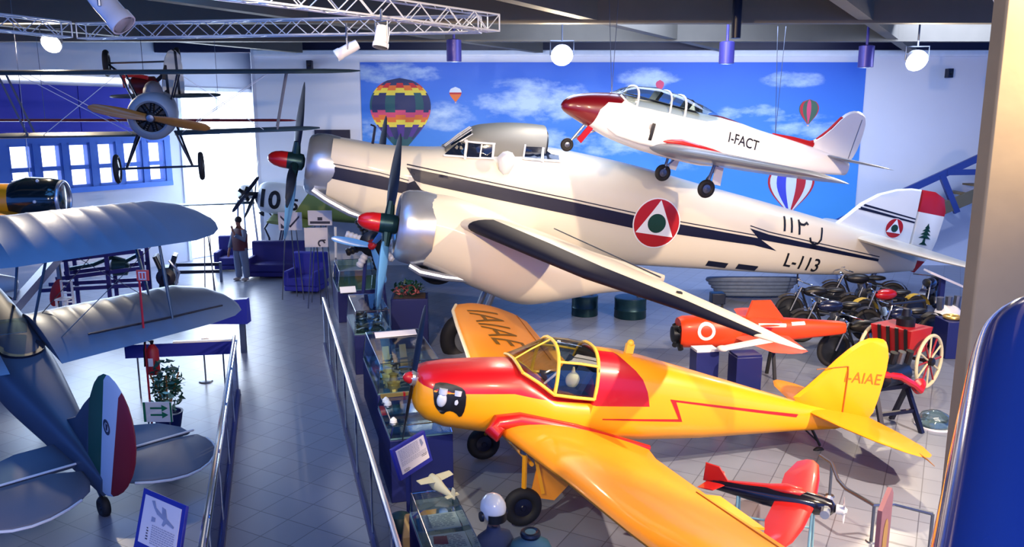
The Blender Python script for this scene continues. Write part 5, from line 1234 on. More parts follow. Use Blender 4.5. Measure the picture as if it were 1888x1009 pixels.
wing_mb([(-.12, -.26, .05, .12, .1), (-.14, 0, .04, .18, .12), (-.12, .26, .05, .12, .1)], 8).build('wing', M_ivory, t, 60)
wing_mb([(.33, -.1, .01, .07, .1), (.32, .1, .01, .07, .1)], 8).build('tailplane', M_ivory, t); vfin([(.32, 0), (.36, .1), (.42, .1), (.43, 0)], .012).build('fin', M_ivory, t)
mb = MB(); mb.tube([(-.05, 0, -.05), (-.05, 0, -.075)], .015, 8); mb.lathe([(-.078, .05), (-.07, .045)], (-.05, 0, 0), (0, 0, 1), 16); mb.build('stand', M_steel, t)
def bust(px, py, z, label, jacket, helmet, rz=0.):
    q = at_z(px, py, z); t = thing('mannequin_bust', label, 'mannequin', (q.x, q.y, 0), (0, 0, rz))
    mb = MB(); mb.loft([[(x*w, y*d, h) for x, y in [(math.cos(2*PI*k/20), math.sin(2*PI*k/20)) for k in range(20)]] for h, w, d in ((0, .2, .16), (.35, .2, .16), (.55, .22, .15), (.68, .235, .13), (.76, .19, .11), (.80, .08, .08), (.85, .065, .07))]); mb.build('jacket', jacket, t, 60)
    if helmet:
        mb = MB(); mb.ell((0, -.02, .98), (.085, .10, .13)); mb.build('head', M_skin, t)
        mb = MB(); mb.ell((0, .01, 1.02), (.135, .15, .135)); h_ = mb.build('helmet', mat('white helmet', (206, 212, 220), .3, 0, .05, 6, coat=.4), t)
        mb = MB(); mb.loft([[(math.sin(a)*.139, -math.cos(a)*.155+.01, .97+dz) for dz in (-.05, .03)] for a in [-.9+1.8*i/10 for i in range(11)]], closed=False); mb.build('goggles', M_black, h_)
        for s in (-1, 1): mb = MB(); mb.lathe([(0, .05), (.02, .045)], (s*.13, .01, .96), (s, 0, 0), 14); mb.build('ear_pad', M_darkbl, h_)
    else:
        mb = MB(); mb.torus((0, 0, .83), .08, .03, (0, 0, 1), 20, 8); mb.build('collar', M_darkbl, t)
    t.scale = (.86, .9, 1); return t
bust(910, 935, 1.03, 'mannequin bust in a white flying helmet with dark goggles beside the lowest case', mat('navy flying jacket', (30, 46, 86), .8, 0, .2, 8), True, .5)
bust(978, 990, .80, 'headless mannequin bust in a teal jacket in front of the yellow aeroplane wheel', mat('teal flying jacket', (44, 88, 116), .7, 0, .15, 6), False)
q = at_z(768, 962, .42); t = thing('leather_case', 'tan wedge-shaped leather case on the floor beside the right barrier', 'case', (q.x, q.y, .0), (0, 0, YR))
mb = MB(); mb.loft([[(-.17, -.15, .0), (.17, -.15, 0), (.17, .15, 0), (-.17, .15, 0)], [(-.17, -.13, .34), (.17, -.13, .34), (.10, .13, .46), (-.1, .13, .46)]]); b_ = mb.build('body', mat('tan leather case', (170, 140, 96), .6, 0, .15, 5), t, bevel=.015)
mb = MB(); mb.tube([(-.07, 0, .41), (-.05, 0, .49), (.05, 0, .49), (.07, 0, .41)], .012, 6); mb.build('handle', M_black, t)
q = at_z(738, 968, .25); t = thing('dark_helmet', 'dark leather helmet on a low block at the barrier beside the tan case', 'helmet', (q.x, q.y+.02, 0)); mb = MB(); mb.box((0, 0, .1), (.24, .24, .2)); mb.build('block', M_dkblue, t)
mb = MB(); mb.lathe([(0, .13), (.08, .135), (.15, .1), (.19, .02)], (0, 0, .2), (0, 0, 1), 20); mb.build('shell', mat('dark green leather', (24, 52, 56), .5, 0, .2, 6), t)

# blue planter with flowers, radial engine, upright lamp
q = at_z(752, 552, 1.0); t = thing('blue_planter', 'tall dark blue planter box with reddish flowers behind the glass cases', 'planter', (q.x, q.y+.3, 0), (0, 0, .08))
mb = MB(); mb.box((0, 0, .5), (.72, .6, 1.0)); mb.build('box', M_dkblue, t, bevel=.012); mb = MB(); mb.box((0, 0, 1.003), (.62, .5, .02)); mb.build('soil', mat('soil', (60, 44, 40), .9), t)
leafy('foliage', t, (.0, 0, 1.15), (.34, .26, .16), 150, 11, M_leaf, .07); leafy('flowers', t, (-.02, -.08, 1.14), (.30, .2, .10), 90, 12, mat('russet flowers', (150, 78, 84), .7, 0, .25, 9), .05)
for i in range(4): pass
q = at_y(686, 448, 16.4); t = thing('radial_engine', 'black and white radial engine with a pale blue propeller behind the bomber propellers', 'engine', (q.x, q.y, 0), (0, 0, .15)); 
mb = MB(); mb.lathe([(-.2, .1), (-.12, .24), (.12, .26), (.2, .14)], (0, 0, q.z), (0, -1, 0), 20); mb.build('crankcase', M_engine, t)
for k in range(9):
    a = 2*PI*k/9; mb = MB(); e = Vector((math.cos(a), 0, math.sin(a))); o = Vector((0, 0, q.z)); pts = [o+e*(.22+.042*i) for i in range(9)]; mb.tube(pts, [.085 if i % 2 else .065 for i in range(9)], 10)
    mb.build('cylinder', M_black if k % 2 else M_hous, t)
hb2 = MB(); hb2.lathe([(0, .1), (.25, .07), (.3, .02)], (0, -.2, q.z), (0, -1, 0), 16); h_ = hb2.build('propeller_hub', M_redw, t)
for a in (168, 48, 288): blade('blade', (0, -.36, q.z), (0, -1, 0), (math.cos(math.radians(a)), 0, math.sin(math.radians(a))), .8, M_bluebl, h_, .08, .05)
for x in (-.3, .3): mb = MB(); mb.bar((x*.4, .15, q.z-.1), (x, .2, 0), .06); mb.bar((x*.4, .15, q.z-.1), (x, -.3, 0), .06); mb.build('stand_leg', M_dkblue, t)
q = at_y(618, 445, 19.5); t = thing('tube_lamp', 'slim white upright tube lamp near the radial engine', 'lamp', (q.x, q.y, 0)); mb = MB(); mb.tube([(0, 0, q.z-.4), (.02, 0, q.z+.35)], .03, 8); mb.build('tube', M_white, t)
mb = MB(); mb.tube([(0, 0, 0), (0, 0, q.z-.4)], .015, 8); mb.lathe([(0, .12), (.02, .1)], (0, 0, 0), (0, 0, 1), 16); mb.build('stand', M_steel, t)

# ------------------------------------------------------------------ left middle: frame, engine, odd pieces
q = at_y(170, 520, 18.4); t = thing('tubular_airframe', 'navy tubular airframe section standing between the two wings of the silver biplane', 'airframe', (q.x, q.y, 0), (0, 0, .25))
rails = [((-1.6, 0, .25), (-.9, 0, 1.25)), ((-.9, 0, 1.25), (1.1, 0, 1.43)), ((-.75, 0, .85), (1.1, 0, 1.02)), ((-1.1, 0, .6), (1.1, 0, .62)), ((1.1, 0, .0), (1.1, 0, 1.43)), ((.35, 0, 0), (.35, 0, 1.35)), ((-.5, 0, .0), (-.5, 0, 1.28))]
for dy in (0, .7):
    for a, b in rails: mb = MB(); mb.bar((a[0], a[1]+dy, a[2]), (b[0], b[1]+dy, b[2]), .07, .09); mb.build('tube_rail', mat('navy tube', (32, 26, 104), .4, .1, .15, 4), t)
mb = MB(); mb.tube([(-.6, .35, 1.0), (0, .3, 1.1), (.4, .35, 1.25), (.7, .3, 1.15), (1.0, .35, 1.3)], .05, 8); mb.build('pipe', M_teal, t)
mb = MB(); mb.lathe([(-.2, .12), (-.15, .2), (.15, .2), (.2, .1)], (.55, .35, 1.0), (1, 0, 0), 18); mb.build('tank', M_teal, t)
a = at_y(4, 592, 14.2); b = at_y(110, 470, 18.0); t = thing('sloping_beam', 'long sloping navy beam rising from the left edge behind the silver lower wing', 'beam', (a.x, a.y, a.z)); mb = MB(); mb.bar((0, 0, 0), b-a, .16, .2); mb.build('beam', mat('navy tube', (32, 26, 104)), t)
for k, zz in ((.06, 0), (.95, 0)): p_ = (b-a)*k; mb = MB(); mb.bar(p_, (p_.x, p_.y, -a.z), .07); mb.build('leg', M_steel, t)
q = at_z(310, 526, 0); q = at_z(310, 530, 0)*.9; t = thing('engine_display', 'dark teal aero engine on a stand behind the silver wing tips', 'engine', (q.x, q.y, 0), (0, 0, .3))
mb = MB(); mb.box((0, 0, .72), (.34, .5, .5)); mb.build('crankcase', M_teal, t, bevel=.03)
for k in range(4):
    mb = MB(); mb.tube([(-.12+.0*k, -.2+.13*k, .95), (-.22, -.2+.13*k, 1.25)], .055, 10); mb.build('cylinder', M_engine, t); mb = MB(); mb.tube([(.12, -.2+.13*k, .95), (.22, -.2+.13*k, 1.25)], .055, 10); mb.build('cylinder', M_darkbl, t)
mb = MB(); mb.lathe([(0, .2), (.06, .22), (.1, .1), (.2, .05)], (0, -.25, .75), (0, -1, 0), 20); mb.build('flywheel', M_navy, t)
for x in (-.25, .25): mb = MB(); mb.bar((x*.5, 0, .5), (x, -.2, 0), .06); mb.bar((x*.5, 0, .5), (x, .25, 0), .06); mb.build('stand_leg', M_black, t)
mb = MB(); mb.tube([(.2, -.25, .55), (.3, -.3, .85), (.1, -.3, 1.15)], .03, 8); mb.build('pipe', M_alu, t)
q = at_y(104, 540, 17.2); t = thing('red_oval_panel', 'dark red oval panel leaning beside the white frame stool', 'panel', (q.x, q.y, 0)); mb = MB(); mb.ell((0, 0, q.z), (.13, .02, .32), M=Matrix.Rotation(.35, 3, 'Y')); mb.build('panel', M_redw, t); mb = MB(); mb.tube([(0, .03, q.z-.1), (0, .1, 0)], .02, 8); mb.build('stand', M_steel, t)
q = at_y(124, 540, 17.0); t = thing('white_frame_stool', 'small white ladder-backed frame stool behind the silver lower wing', 'stool', (q.x, q.y, 0)); z0 = q.z-.28
for x in (-.11, .11):
    mb = MB(); mb.bar((x, 0, 0), (x, 0, q.z+.27), .035); mb.build('leg', M_white, t)
    mb = MB(); mb.bar((x, -.25, 0), (x, -.25, q.z-.1), .035); mb.build('leg', M_white, t)
for z in (q.z+.25, q.z+.0, q.z-.2): mb = MB(); mb.bar((-.11, 0, z), (.11, 0, z), .03, .03); mb.build('rung', M_white, t)
mb = MB(); mb.box((0, -.13, q.z-.1), (.27, .3, .03)); mb.build('seat', M_white, t)
q = at_y(8, 524, 15.6); t = thing('white_nose_aircraft', 'white rounded aircraft nose with a dark wheel at the left edge', 'aeroplane', (q.x, q.y, 0)); mb = MB(); mb.loft([sring(x, w, q.z+w, q.z-w, 20, 2) for x, w in ((.27, .03), (.2, .14), (-.1, .2), (-1.2, .22), (-2.4, .1))]); mb.build('nose', M_creamw, t, 60)
wheel('wheel', (.0, -.1, q.z-.45), .26, .14, t, M_rubber, M_engine); mb = MB(); mb.tube([(-.1, 0, q.z-.1), (0, -.1, q.z-.45)], .03, 8); mb.build('undercarriage_leg', M_brass, t)
mb = MB(); mb.bar((-.5, 0, q.z-.15), (-.5, 0, 0), .08); mb.build('stand', M_dkblue, t)
# ------------------------------------------------------------------ right side: drones, cart, machines, drums
def drone(name, label, nose, tail, m_body, m_wing, up=Vector((0, 0, 1))):
    nose = Vector(nose); tail = Vector(tail); d = tail-nose; yaw = math.atan2(d.y, d.x); L = d.length
    return thing(name, label, 'target drone', nose, (0, -math.asin(d.z/L), yaw)), L
# black and red drone on a thin stand
N_, T_ = at_z(1562, 943, .62), at_z(1296, 889, .62)
t, L = drone('target_drone', 'black and red propeller drone with red wings on a thin stand at lower right', N_, T_, M_black, M_redw)
M_dr = mat('black red paint', (18, 16, 30), .18, 0, .15, 4, coat=.6); M_drr = mat('drone red', (158, 20, 20), .4, 0, .12, 4, coat=.3)
k = L/1.36
mb = MB(); mb.loft([sring(x*k, w*k, w*k*1.05, -w*k, 22, 2.2) for x, w in ((.10, .03), (.14, .07), (.3, .10), (.5, .115), (.75, .10), (1.0, .07), (1.25, .045), (1.33, .02))]); f_ = mb.build('fuselage', M_dr, t, 50)
mb = MB(); mb.loft([sring(x*k, w*k, (.105+h)*k, .06*k, 14, 2.2) for x, w, h in ((.36, .01, .0), (.42, .07, .03), (.56, .08, .04), (.72, .05, .01), (1.2, .015, -.05))]); mb.build('red_spine', M_drr, f_, 50)
pA, pB = at_z(1505, 852, .64), at_z(1470, 1004, .6); Mi = Matrix.LocRotScale(t.location, t.rotation_euler, None).inverted(); a = Mi @ pA; b = Mi @ pB
wing_mb([(.28*k, 0., 0., .36*k, .12), (.31*k, a.y*.55, .02, .34*k, .11), (.36*k, a.y*.9, .03, .22*k, .09), (.42*k, a.y, .03, .08*k, .06)], 10).build('wing', M_drr, t, 50)
wing_mb([(.28*k, 0., 0., .36*k, .12), (.31*k, b.y*.7, .02, .34*k, .11), (.36*k, b.y*1.1, .03, .24*k, .09), (.42*k, b.y*1.3, .03, .1*k, .06)], 10).build('wing', M_drr, t, 50)
for s in (-1, 1): wing_mb([(1.12*k, s*.02, .03, .2*k, .08), (1.2*k, s*.24*k, .05, .16*k, .07)], 8, 0).build('tailplane', M_drr, t, 50)
vfin([(1.08*k, .03), (1.2*k, .2*k), (1.34*k, .22*k), (1.36*k, .02)], .02).build('fin', M_drr, t)
for s in (-1, 1):
    mb = MB(); mb.tube([(.18*k, s*.06, .0), (.18*k, s*.19, .0)], [.05, .045], 10); mb.build('engine_cylinder', M_alu, t)
mb = MB(); mb.lathe([(0, .02), (.03, .045), (.1, .05)], (0, 0, 0), (1, 0, 0), 14); h_ = mb.build('propeller_hub', M_white, t)
for a_ in (60, 240): blade('blade', (.03, 0, 0), (1, 0, 0), (0, math.cos(math.radians(a_)), math.sin(math.radians(a_))), .22, M_white, h_, .025, .02)
for x, y in ((.3, -.2), (.3, .2), (1.0, -.12), (1.0, .12)): mb = MB(); mb.tube([(x*k, y*.4, -.05), (x*k, y, -.62)], .014, 7); mb.build('stand_leg', mat('pale stand tube', (150, 200, 210), .4, .3), t)
mb = MB(); mb.tube([(1.0*k, -.1, -.35), (.3*k, -.18, -.35)], .012, 6); mb.build('stand_brace', mat('pale stand tube', (150, 200, 210)), t)

# orange drone with a white ring
N_, T_ = at_z(1250, 611, .86), at_z(1556, 604, .86)
t, L = drone('target_drone', 'orange-red drone with a white ring and a tall fin, partly under the bomber wing', N_, T_, M_orange, M_orange)
mb = MB(); mb.loft([sring(x*L, w, w*1.05, -w*1.1, 24, 2.6) for x, w in ((.0, .22), (.03, .25), (.25, .26), (.5, .22), (.75, .16), (.97, .11), (1., .09))]); f_ = mb.build('fuselage', M_orange, t, 50)
decal('white_ring', ring((.42, .05), .10, .155, 22), M_white, f_, f_, NEAR, .006)
decal('white_patch', [[(1.95, .10), (2.2, .10), (2.2, .15), (1.95, .15)]], M_white, f_, f_, NEAR, .006)
vfin([(1.15, .15), (1.28, .52), (1.62, .52), (1.9, .16)], .05).build('fin', M_orange, t)
for s in (-1, 1):
    wing_mb([(1.1, s*.1, .2, .6, .07), (1.2, s*.62, .22, .46, .06)], 8).build('tailplane', M_orange, t)
    wing_mb([(.9, s*.15, -.08, 1.0, .09), (1.25, s*1.05, -.1, .6, .08), (1.5, s*1.15, -.1, .2, .06)], 8).build('wing', mat('pink red paint', (232, 96, 80), .4), t)
mb = MB(); mb.tube([(1.2, -.55, .22), (1.65, -.6, .22)], .035, 8); mb.build('wing_tank', M_creamw, t)
mb = MB(); mb.lathe([(-.12, .05), (-.1, .14), (.05, .16)], (0, 0, -.05), (1, 0, 0), 16); e_ = mb.build('engine', M_engine, t)
for a_ in (0, 1, 2, 3): mb = MB(); mb.tube([(0, .1*math.cos(a_*1.57+.7), .1*math.sin(a_*1.57+.7)-.1), (0, .26*math.cos(a_*1.57+.7), .26*math.sin(a_*1.57+.7)-.1)], .05, 8); mb.build('engine_cylinder', M_black, t)
for x in (.35, 1.7): mb = MB(); mb.bar((x, -.18, -.86), (x, 0, -.2), .05); mb.bar((x, .18, -.86), (x, 0, -.2), .05); mb.build('stand_leg', M_black, t)

# pedestals with a white beam, drums, stool, hull, thin stand
for i, (px, py, w) in enumerate(((1302, 646, .36), (1378, 655, .40))):
    q = at_z(px, py, 1.02); t = thing('blue_pedestal', ('slim blue pedestal with a white cap, the left of the two behind the yellow fuselage', 'wider blue pedestal, the right of the two behind the yellow fuselage')[i], 'pedestal', (q.x, q.y+.1, 0), (0, 0, .15))
    mb = MB(); mb.box((0, 0, .5), (w, w*.8, 1.0)); mb.build('column', M_dkblue, t, bevel=.01); mb = MB(); mb.box((0, 0, 1.015), (w*.95, w*.75, .03)); mb.build('cap', M_white if i == 0 else M_dkblue, t)
a = at_z(1335, 652, 1.03); b = at_z(1425, 634, 1.12); t = thing('white_beam', 'white tapering wing spar lying across the two blue pedestals', 'spar', (a.x, a.y+.1, 1.075), (0, 0, .0)); d = b-a
mb = MB(); mb.loft([[(0, -.05, -.02), (0, .05, -.02), (0, .05, .03), (0, -.05, .03)], [(d.x*1.1, d.y-.07, d.z-.02), (d.x*1.1, d.y+.07, d.z-.02), (d.x*1.1, d.y+.07, d.z+.04), (d.x*1.1, d.y-.07, d.z+.04)]]); mb.build('spar', M_creamw, t); mb = MB(); mb.ell((0, 0, .0), (.09, .08, .05)); mb.build('end_fitting', M_creamw, t)
for i, (px, py, w, lb) in enumerate(((1080, 586, .30, 'dark teal drum standing on the floor below the bomber wing, left of two'), (1165, 590, .36, 'larger dark teal drum standing on the floor below the bomber wing, right of two'))):
    q = at_z(px, py, 0); t = thing('metal_drum', lb, 'drum', (q.x, q.y+.3, 0)); mb = MB(); mb.lathe([(0, w), (.02, w*1.02), (.17, w), (.19, w*1.03), (.21, w), (.38, w), (.42, w*1.02), (.46, w)], (0, 0, 0), (0, 0, 1), 28); mb.build('barrel', M_teal, t)
    mb = MB(); mb.lathe([(.445, w*.93), (.465, w*.92), (.47, .02)], (0, 0, 0), (0, 0, 1), 28); mb.build('lid', M_darkbl, t); mb = MB(); mb.lathe([(0, .04), (.03, .04)], (w*.5, 0, .465), (0, 0, 1), 12); mb.build('bung', M_steel, t)
q = at_z(1322, 562, 0)*.97; t = thing('dark_stool', 'small dark square stool under the tail of the bomber', 'stool', (q.x, q.y, 0)); mb = MB(); mb.box((0, 0, .3), (.32, .3, .26)); mb.build('seat', M_darkbl, t, bevel=.02)
for x in (-.12, .12): mb = MB(); mb.bar((x, 0, 0), (x, 0, .2), .05); mb.build('leg', M_black, t)
q = at_z(1392, 552, 0); t = thing('folded_hull', 'long grey-blue folded rubber hull lying on the floor below the side windows of the bomber', 'hull', (q.x, q.y+.3, 0)); mb = MB()
for kx in range(5): mb.torus((0, 0, .09+.09*kx), .72+.06*kx, .07, (0, .1, 1), 36, 8)
for v in mb.bm.verts: v.co.x *= 1.15; v.co.y *= .55
mb.build('hull', mat('grey rubber', (84, 100, 130), .5, 0, .25, 9, bump=.3), t)
q = at_z(1467, 560, 0); t = thing('sign_stand', 'thin dark stand with a round foot below the L-113 lettering', 'stand', (q.x, q.y, 0)); mb = MB(); mb.lathe([(0, .28), (.03, .26), (.04, .03)], (0, 0, 0), (0, 0, 1), 24); mb.build('base', M_navy, t); mb = MB(); mb.tube([(0, 0, .03), (0, 0, .75)], .02, 8); mb.build('pole', M_navy, t)

# motorcycles
def motorcycle(label, p, rz, tank, fender=None):
    t = thing('motorcycle', label, 'motorcycle', p, (0, 0, rz), 'old motorcycles by the stairs'); fender = fender or M_black
    for x in (-.68, .68):
        w = wheel('wheel', (x, 0, .33), .33, .09, t, M_rubber, M_engine)
        sp_ = MB()
        for k_ in range(10): sp_.tube([(x, 0, .33), (x+.25*math.cos(k_*.628), 0, .33+.25*math.sin(k_*.628))], .006, 4)
        sp_.build('spokes', M_steel, w)
        mb = MB(); mb.loft([[(x+.37*math.cos(a), y, .33+.37*math.sin(a)) for y in (-.07, 0, .07)] for a in [.3+i*.25 for i in range(9)]], closed=False); mb.build('mudguard', fender, t)
    mb = MB(); mb.ell((-.12, 0, .74), (.28, .13, .12)); mb.build('fuel_tank', tank, t); mb = MB(); mb.ell((.3, 0, .76), (.22, .13, .06)); mb.build('seat', M_black, t)
    mb = MB(); mb.tube([(-.45, 0, .82), (.0, 0, .68), (.45, 0, .60), (.68, 0, .33)], .025, 8); mb.tube([(-.45, 0, .82), (-.25, 0, .3), (.3, 0, .28), (.68, 0, .33)], .025, 8); mb.build('frame', M_black, t)
    mb = MB(); mb.lathe([(-.12, .1), (-.1, .16), (.1, .16), (.12, .1)], (.02, 0, .36), (0, 1, 0), 18); mb.build('crankcase', M_engine, t); mb = MB(); mb.tube([(0, 0, .45), (-.04, 0, .62)], [.09, .085], 10); mb.build('cylinder', M_steel, t)
    for y in (-.07, .07): mb = MB(); mb.tube([(-.46, y, .85), (-.68, y, .33)], .02, 7); mb.build('fork', M_steel, t)
    mb = MB(); mb.tube([(-.34, -.33, .95), (-.46, -.18, .97), (-.46, .18, .97), (-.34, .33, .95)], .014, 7); mb.build('handlebar', M_chrome, t); mb = MB(); mb.lathe([(0, .09), (.03, .09), (.1, .04)], (-.55, 0, .82), (1, 0, 0), 16); mb.build('headlamp', M_chrome, t)
    mb = MB(); mb.tube([(-.02, -.1, .55), (-.12, -.14, .3), (.3, -.14, .24), (.75, -.14, .26)], .03, 8); mb.build('exhaust', M_steel, t)
    return t
M_mb = mat('dark blue enamel', (24, 32, 66), .25, .1, .2, 5, coat=.5)
for px, py, rz, tk, fd, lb in ((1540, 632, .1, M_mb, None, 'dark motorcycle nearest the orange drone, front wheel to the left'), (1640, 606, .3, M_red, mat('mustard mudguard', (186, 160, 60), .4), 'motorcycle with mustard mudguards in the middle of the row'), (1716, 580, .9, M_mb, M_mb, 'dark blue motorcycle at the back right of the row'),
      (1512, 600, .05, M_black, None, 'black motorcycle farthest left, just above the tail tip of the orange drone'), (1600, 676, .2, M_black, None, 'black motorcycle just behind the yellow tail fin'), (1590, 572, -.1, M_black, None, 'black motorcycle at the back of the row below the bomber tail'), (1668, 648, .35, M_mb, None, 'dark motorcycle turned toward the camera beside the red cart')):
    q = at_z(px, py, 0); motorcycle(lb, (q.x, q.y+.1, 0), rz, tk, fd)

# red cart with cream spoked wheels
q = at_z(1708, 716, 0); t = thing('hand_cart', 'red fire-pump cart with tall cream spoked wheels', 'cart', (q.x, q.y, 0), (0, 0, math.radians(38)))
def spoked(c, R, parent):
    mb = MB(); mb.torus(c, R-.03, .03, (0, 1, 0), 40, 8); w = mb.build('wheel', M_ivory, parent)
    mb = MB(); mb.lathe([(-.09, .04), (-.07, .07), (.07, .07), (.09, .04)], c, (0, 1, 0), 16); mb.build('hub', M_black, w)
    for k_ in range(12):
        a = 2*PI*k_/12; mb = MB(); mb.tube([(c[0]+.06*math.cos(a), c[1], c[2]+.06*math.sin(a)), (c[0]+(R-.04)*math.cos(a), c[1], c[2]+(R-.04)*math.sin(a))], .016, 6); mb.build('spoke', M_ivory if k_ % 2 else mat('red spoke', (150, 40, 50), .5), w)
spoked((0, -.0, .47), .47, t); spoked((-.1, .95, .47), .47, t)
mb = MB(); mb.tube([(0, -.05, .47), (-.1, 1.0, .47)], .03, 8); mb.build('axle', M_black, t)
mb = MB(); mb.loft([[(-.32, .2, .55), (.28, .2, .55), (.28, .78, .55), (-.32, .78, .55)], [(-.42, .14, 1.02), (.34, .14, .98), (.34, .84, .98), (-.42, .84, 1.02)]]); mb.build('box', M_redw, t)
for y in (.15, .3, .45, .6): mb = MB(); mb.bar((-.44, y+.08, 1.04), (-.34, y+.08, .56), .05, .03); mb.build('slat', M_black, t)
mb = MB(); mb.lathe([(0, .15), (.18, .15), (.22, .08), (.34, .06)], (0, .45, .95), (0, 0, 1), 18); mb.build('pump', M_engine, t); mb = MB(); mb.tube([(-.6, .45, 1.45), (.6, .45, 1.35)], .025, 8); mb.build('pump_lever', M_black, t)
for y in (.2, .75): mb = MB(); mb.tube([(-.3, y, .6), (-1.3, y, .55)], .03, 8); mb.build('shaft', M_ivory, t)
# engine on a dark trestle with red parts
q = at_z(1648, 800, 0); t = thing('trestle_engine', 'dark engine with red parts on a black trestle behind the yellow tail fin', 'engine', (q.x, q.y+.2, 0), (0, 0, .3))
for x in (-.28, .28):
    mb = MB(); mb.bar((x, 0, .62), (x*1.2, -.3, 0), .06); mb.bar((x, 0, .62), (x*1.2, .3, 0), .06); mb.build('trestle_leg', M_navy, t)
mb = MB(); mb.bar((-.4, 0, .64), (.4, 0, .64), .1, .06); mb.bar((-.32, -.15, .3), (.32, -.15, .3), .05); mb.build('trestle_beam', M_navy, t)
mb = MB(); mb.lathe([(-.3, .1), (-.25, .17), (.2, .17), (.3, .1)], (0, 0, .84), (1, .2, 0), 18); mb.build('crankcase', M_darkbl, t)
for k_ in range(4): mb = MB(); mb.tube([(-.2+.14*k_, 0, .95), (-.2+.14*k_, -.06, 1.18)], [.06, .055], 10); mb.build('cylinder', M_engine if k_ % 2 else M_steel, t)
mb = MB(); mb.tube([(-.3, -.15, .9), (-.05, -.2, .86), (.2, -.2, .72), (.36, -.18, .6)], .05, 8); mb.build('red_pipe', M_red, t); mb = MB(); mb.lathe([(0, .1), (.05, .12), (.1, .05)], (.36, -.1, .66), (0, -1, 0), 16); mb.build('red_cover', M_redw, t)
# odds at the right
q = at_z(1752, 592, .6)*1.12; t = thing('sloped_panel', 'grey sloping panel on a stand beside the timber column below the stairs', 'information panel', (q.x-.1, q.y+.3, 0)); mb = MB(); mb.bar((-.35, 0, 1.18), (.4, -.1, .86), .42, .04, (0, 0, 1)); mb.build('board', M_paper, t); mb = MB(); mb.bar((0, 0, 0), (0, 0, 1.02), .1); mb.build('post', M_dkblue, t)
q = at_z(1742, 628, 0); t = thing('white_engine_block', 'pale engine block on a low stand behind the red cart', 'engine', (q.x, q.y, 0), (0, 0, .3)); mb = MB(); mb.ell((0, 0, .55), (.3, .22, .2), 14, 8); mb.build('block', M_hous, t)
for k_ in range(3): mb = MB(); mb.tube([(-.2+.2*k_, 0, .66), (-.22+.22*k_, 0, .92)], .07, 9); mb.build('cylinder', M_steel, t)
mb = MB(); mb.box((0, 0, .18), (.5, .4, .36)); mb.build('stand', M_darkbl, t)
q = at_z(1775, 664, 0); t = thing('blue_plinth', 'dark blue plinth with a coil of hose beside the timber column', 'plinth', (q.x, q.y+.3, 0)); mb = MB(); mb.box((0, 0, .36), (.62, .5, .72)); mb.build('block', M_dkblue, t, bevel=.01); mb = MB(); mb.torus((-.12, 0, .76), .13, .035, (0, 0, 1), 24, 8); mb.build('hose_coil', M_brass, t)
q = at_z(1722, 785, 0); t = thing('clear_dome', 'clear acrylic dome on the pale floor in front of the red cart', 'dome', (q.x, q.y, 0)); mb = MB(); mb.lathe([(0.02, .24), (.1, .23), (.18, .18), (.23, .08), (.24, .01)], (0, 0, 0), (0, 0, 1), 28); mb.build('cover', M_caseglass, t); mb = MB(); mb.lathe([(0, .27), (.02, .27)], (0, 0, 0), (0, 0, 1), 28); mb.build('base', M_paper, t)
q = at_z(1626, 1000, .55); t = thing('shield_board', 'tall narrow mauve and ochre board standing beside the black and red drone', 'board', (q.x, q.y, 0), (0, 0, math.radians(52))); mb = MB(); mb.loft([[(-.2, y, .2), (.2, y, .2), (.2, y, .98), (.12, y, 1.06), (-.2, y, .95)] for y in (-.02, .02)]); b_ = mb.build('board', mat('mauve board', (124, 84, 96), .6, 0, .15, 4), t)
decal('ochre_panel', [smooth_poly([(-.08, .35), (.06, .35), (.1, .7), (.0, .82), (-.1, .7)], 1)], mat('ochre', (150, 116, 60), .6, 0, .1, 5), b_, b_, NEAR, .004, 1)
for x in (-.12, .12): mb = MB(); mb.bar((x, 0, 0), (x, 0, .22), .05); mb.build('foot', M_steel, t)
t = thing('tube_barrier', 'bent grey tube barrier on the floor behind the black and red drone', 'barrier', at_z(1508, 838, .0)); o = t.location.copy(); pts = [Vector(at_z(px, py, z))-o for px, py, z in ((1512, 840, .42), (1534, 855, .42), (1545, 885, .42), (1560, 902, .42), (1612, 932, .42), (1650, 930, .42), (1720, 948, .42))]
mb = MB(); mb.tube(pts, .022, 8); mb.build('tube', M_steel, t)
for i in (1, 4, 6): mb = MB(); mb.tube([pts[i], (pts[i].x, pts[i].y, 0)], .018, 8); mb.lathe([(0, .06), (.015, .05)], (pts[i].x, pts[i].y, 0), (0, 0, 1), 14); mb.build('post', M_steel, t)

# stairs at the right, seen against the back wall
SY = 23.4; a = at_y(1540, 412, SY); b = at_y(2120, 147, SY); t = thing('staircase', 'blue steel staircase rising to the right behind the bomber tail', 'staircase', a); d = b-a
M_stair = mat('blue steel', (44, 62, 130), .4, .1, .08, 3)
mb = MB(); mb.bar((0, 0, -.0), d, .09, .20); mb.build('handrail', M_stair, t)
a2 = at_y(1665, 415, SY); b2 = at_y(2120, 227, SY); mb = MB(); mb.bar(a2-a, b2-a, .10, .34); mb.build('stringer', mat('olive stringer', (92, 88, 72), .6, 0, .15, 2), t)
for px0, py0, px1, py1 in ((1736, 322, 1764, 392), (1745, 318, 1900, 316), (1850, 290, 1870, 345)): mb = MB(); mb.bar(at_y(px0, py0, SY)-a, at_y(px1, py1, SY)-a, .12, .16); mb.build('baluster', M_stair, t)
for k_ in range(13):
    p_ = (a2-a)+(b2-a2)*(k_+.3)/13+Vector((0, .45, .16)); mb = MB(); mb.box(p_, (.32, .8, .05)); mb.build('step', mat('stair tread', (108, 92, 60), .6, 0, .15, 3), t)
mb = MB(); mb.bar((.2, 0, .07), (.2, 0, -a.z), .1); mb.build('newel_post', M_stair, t)

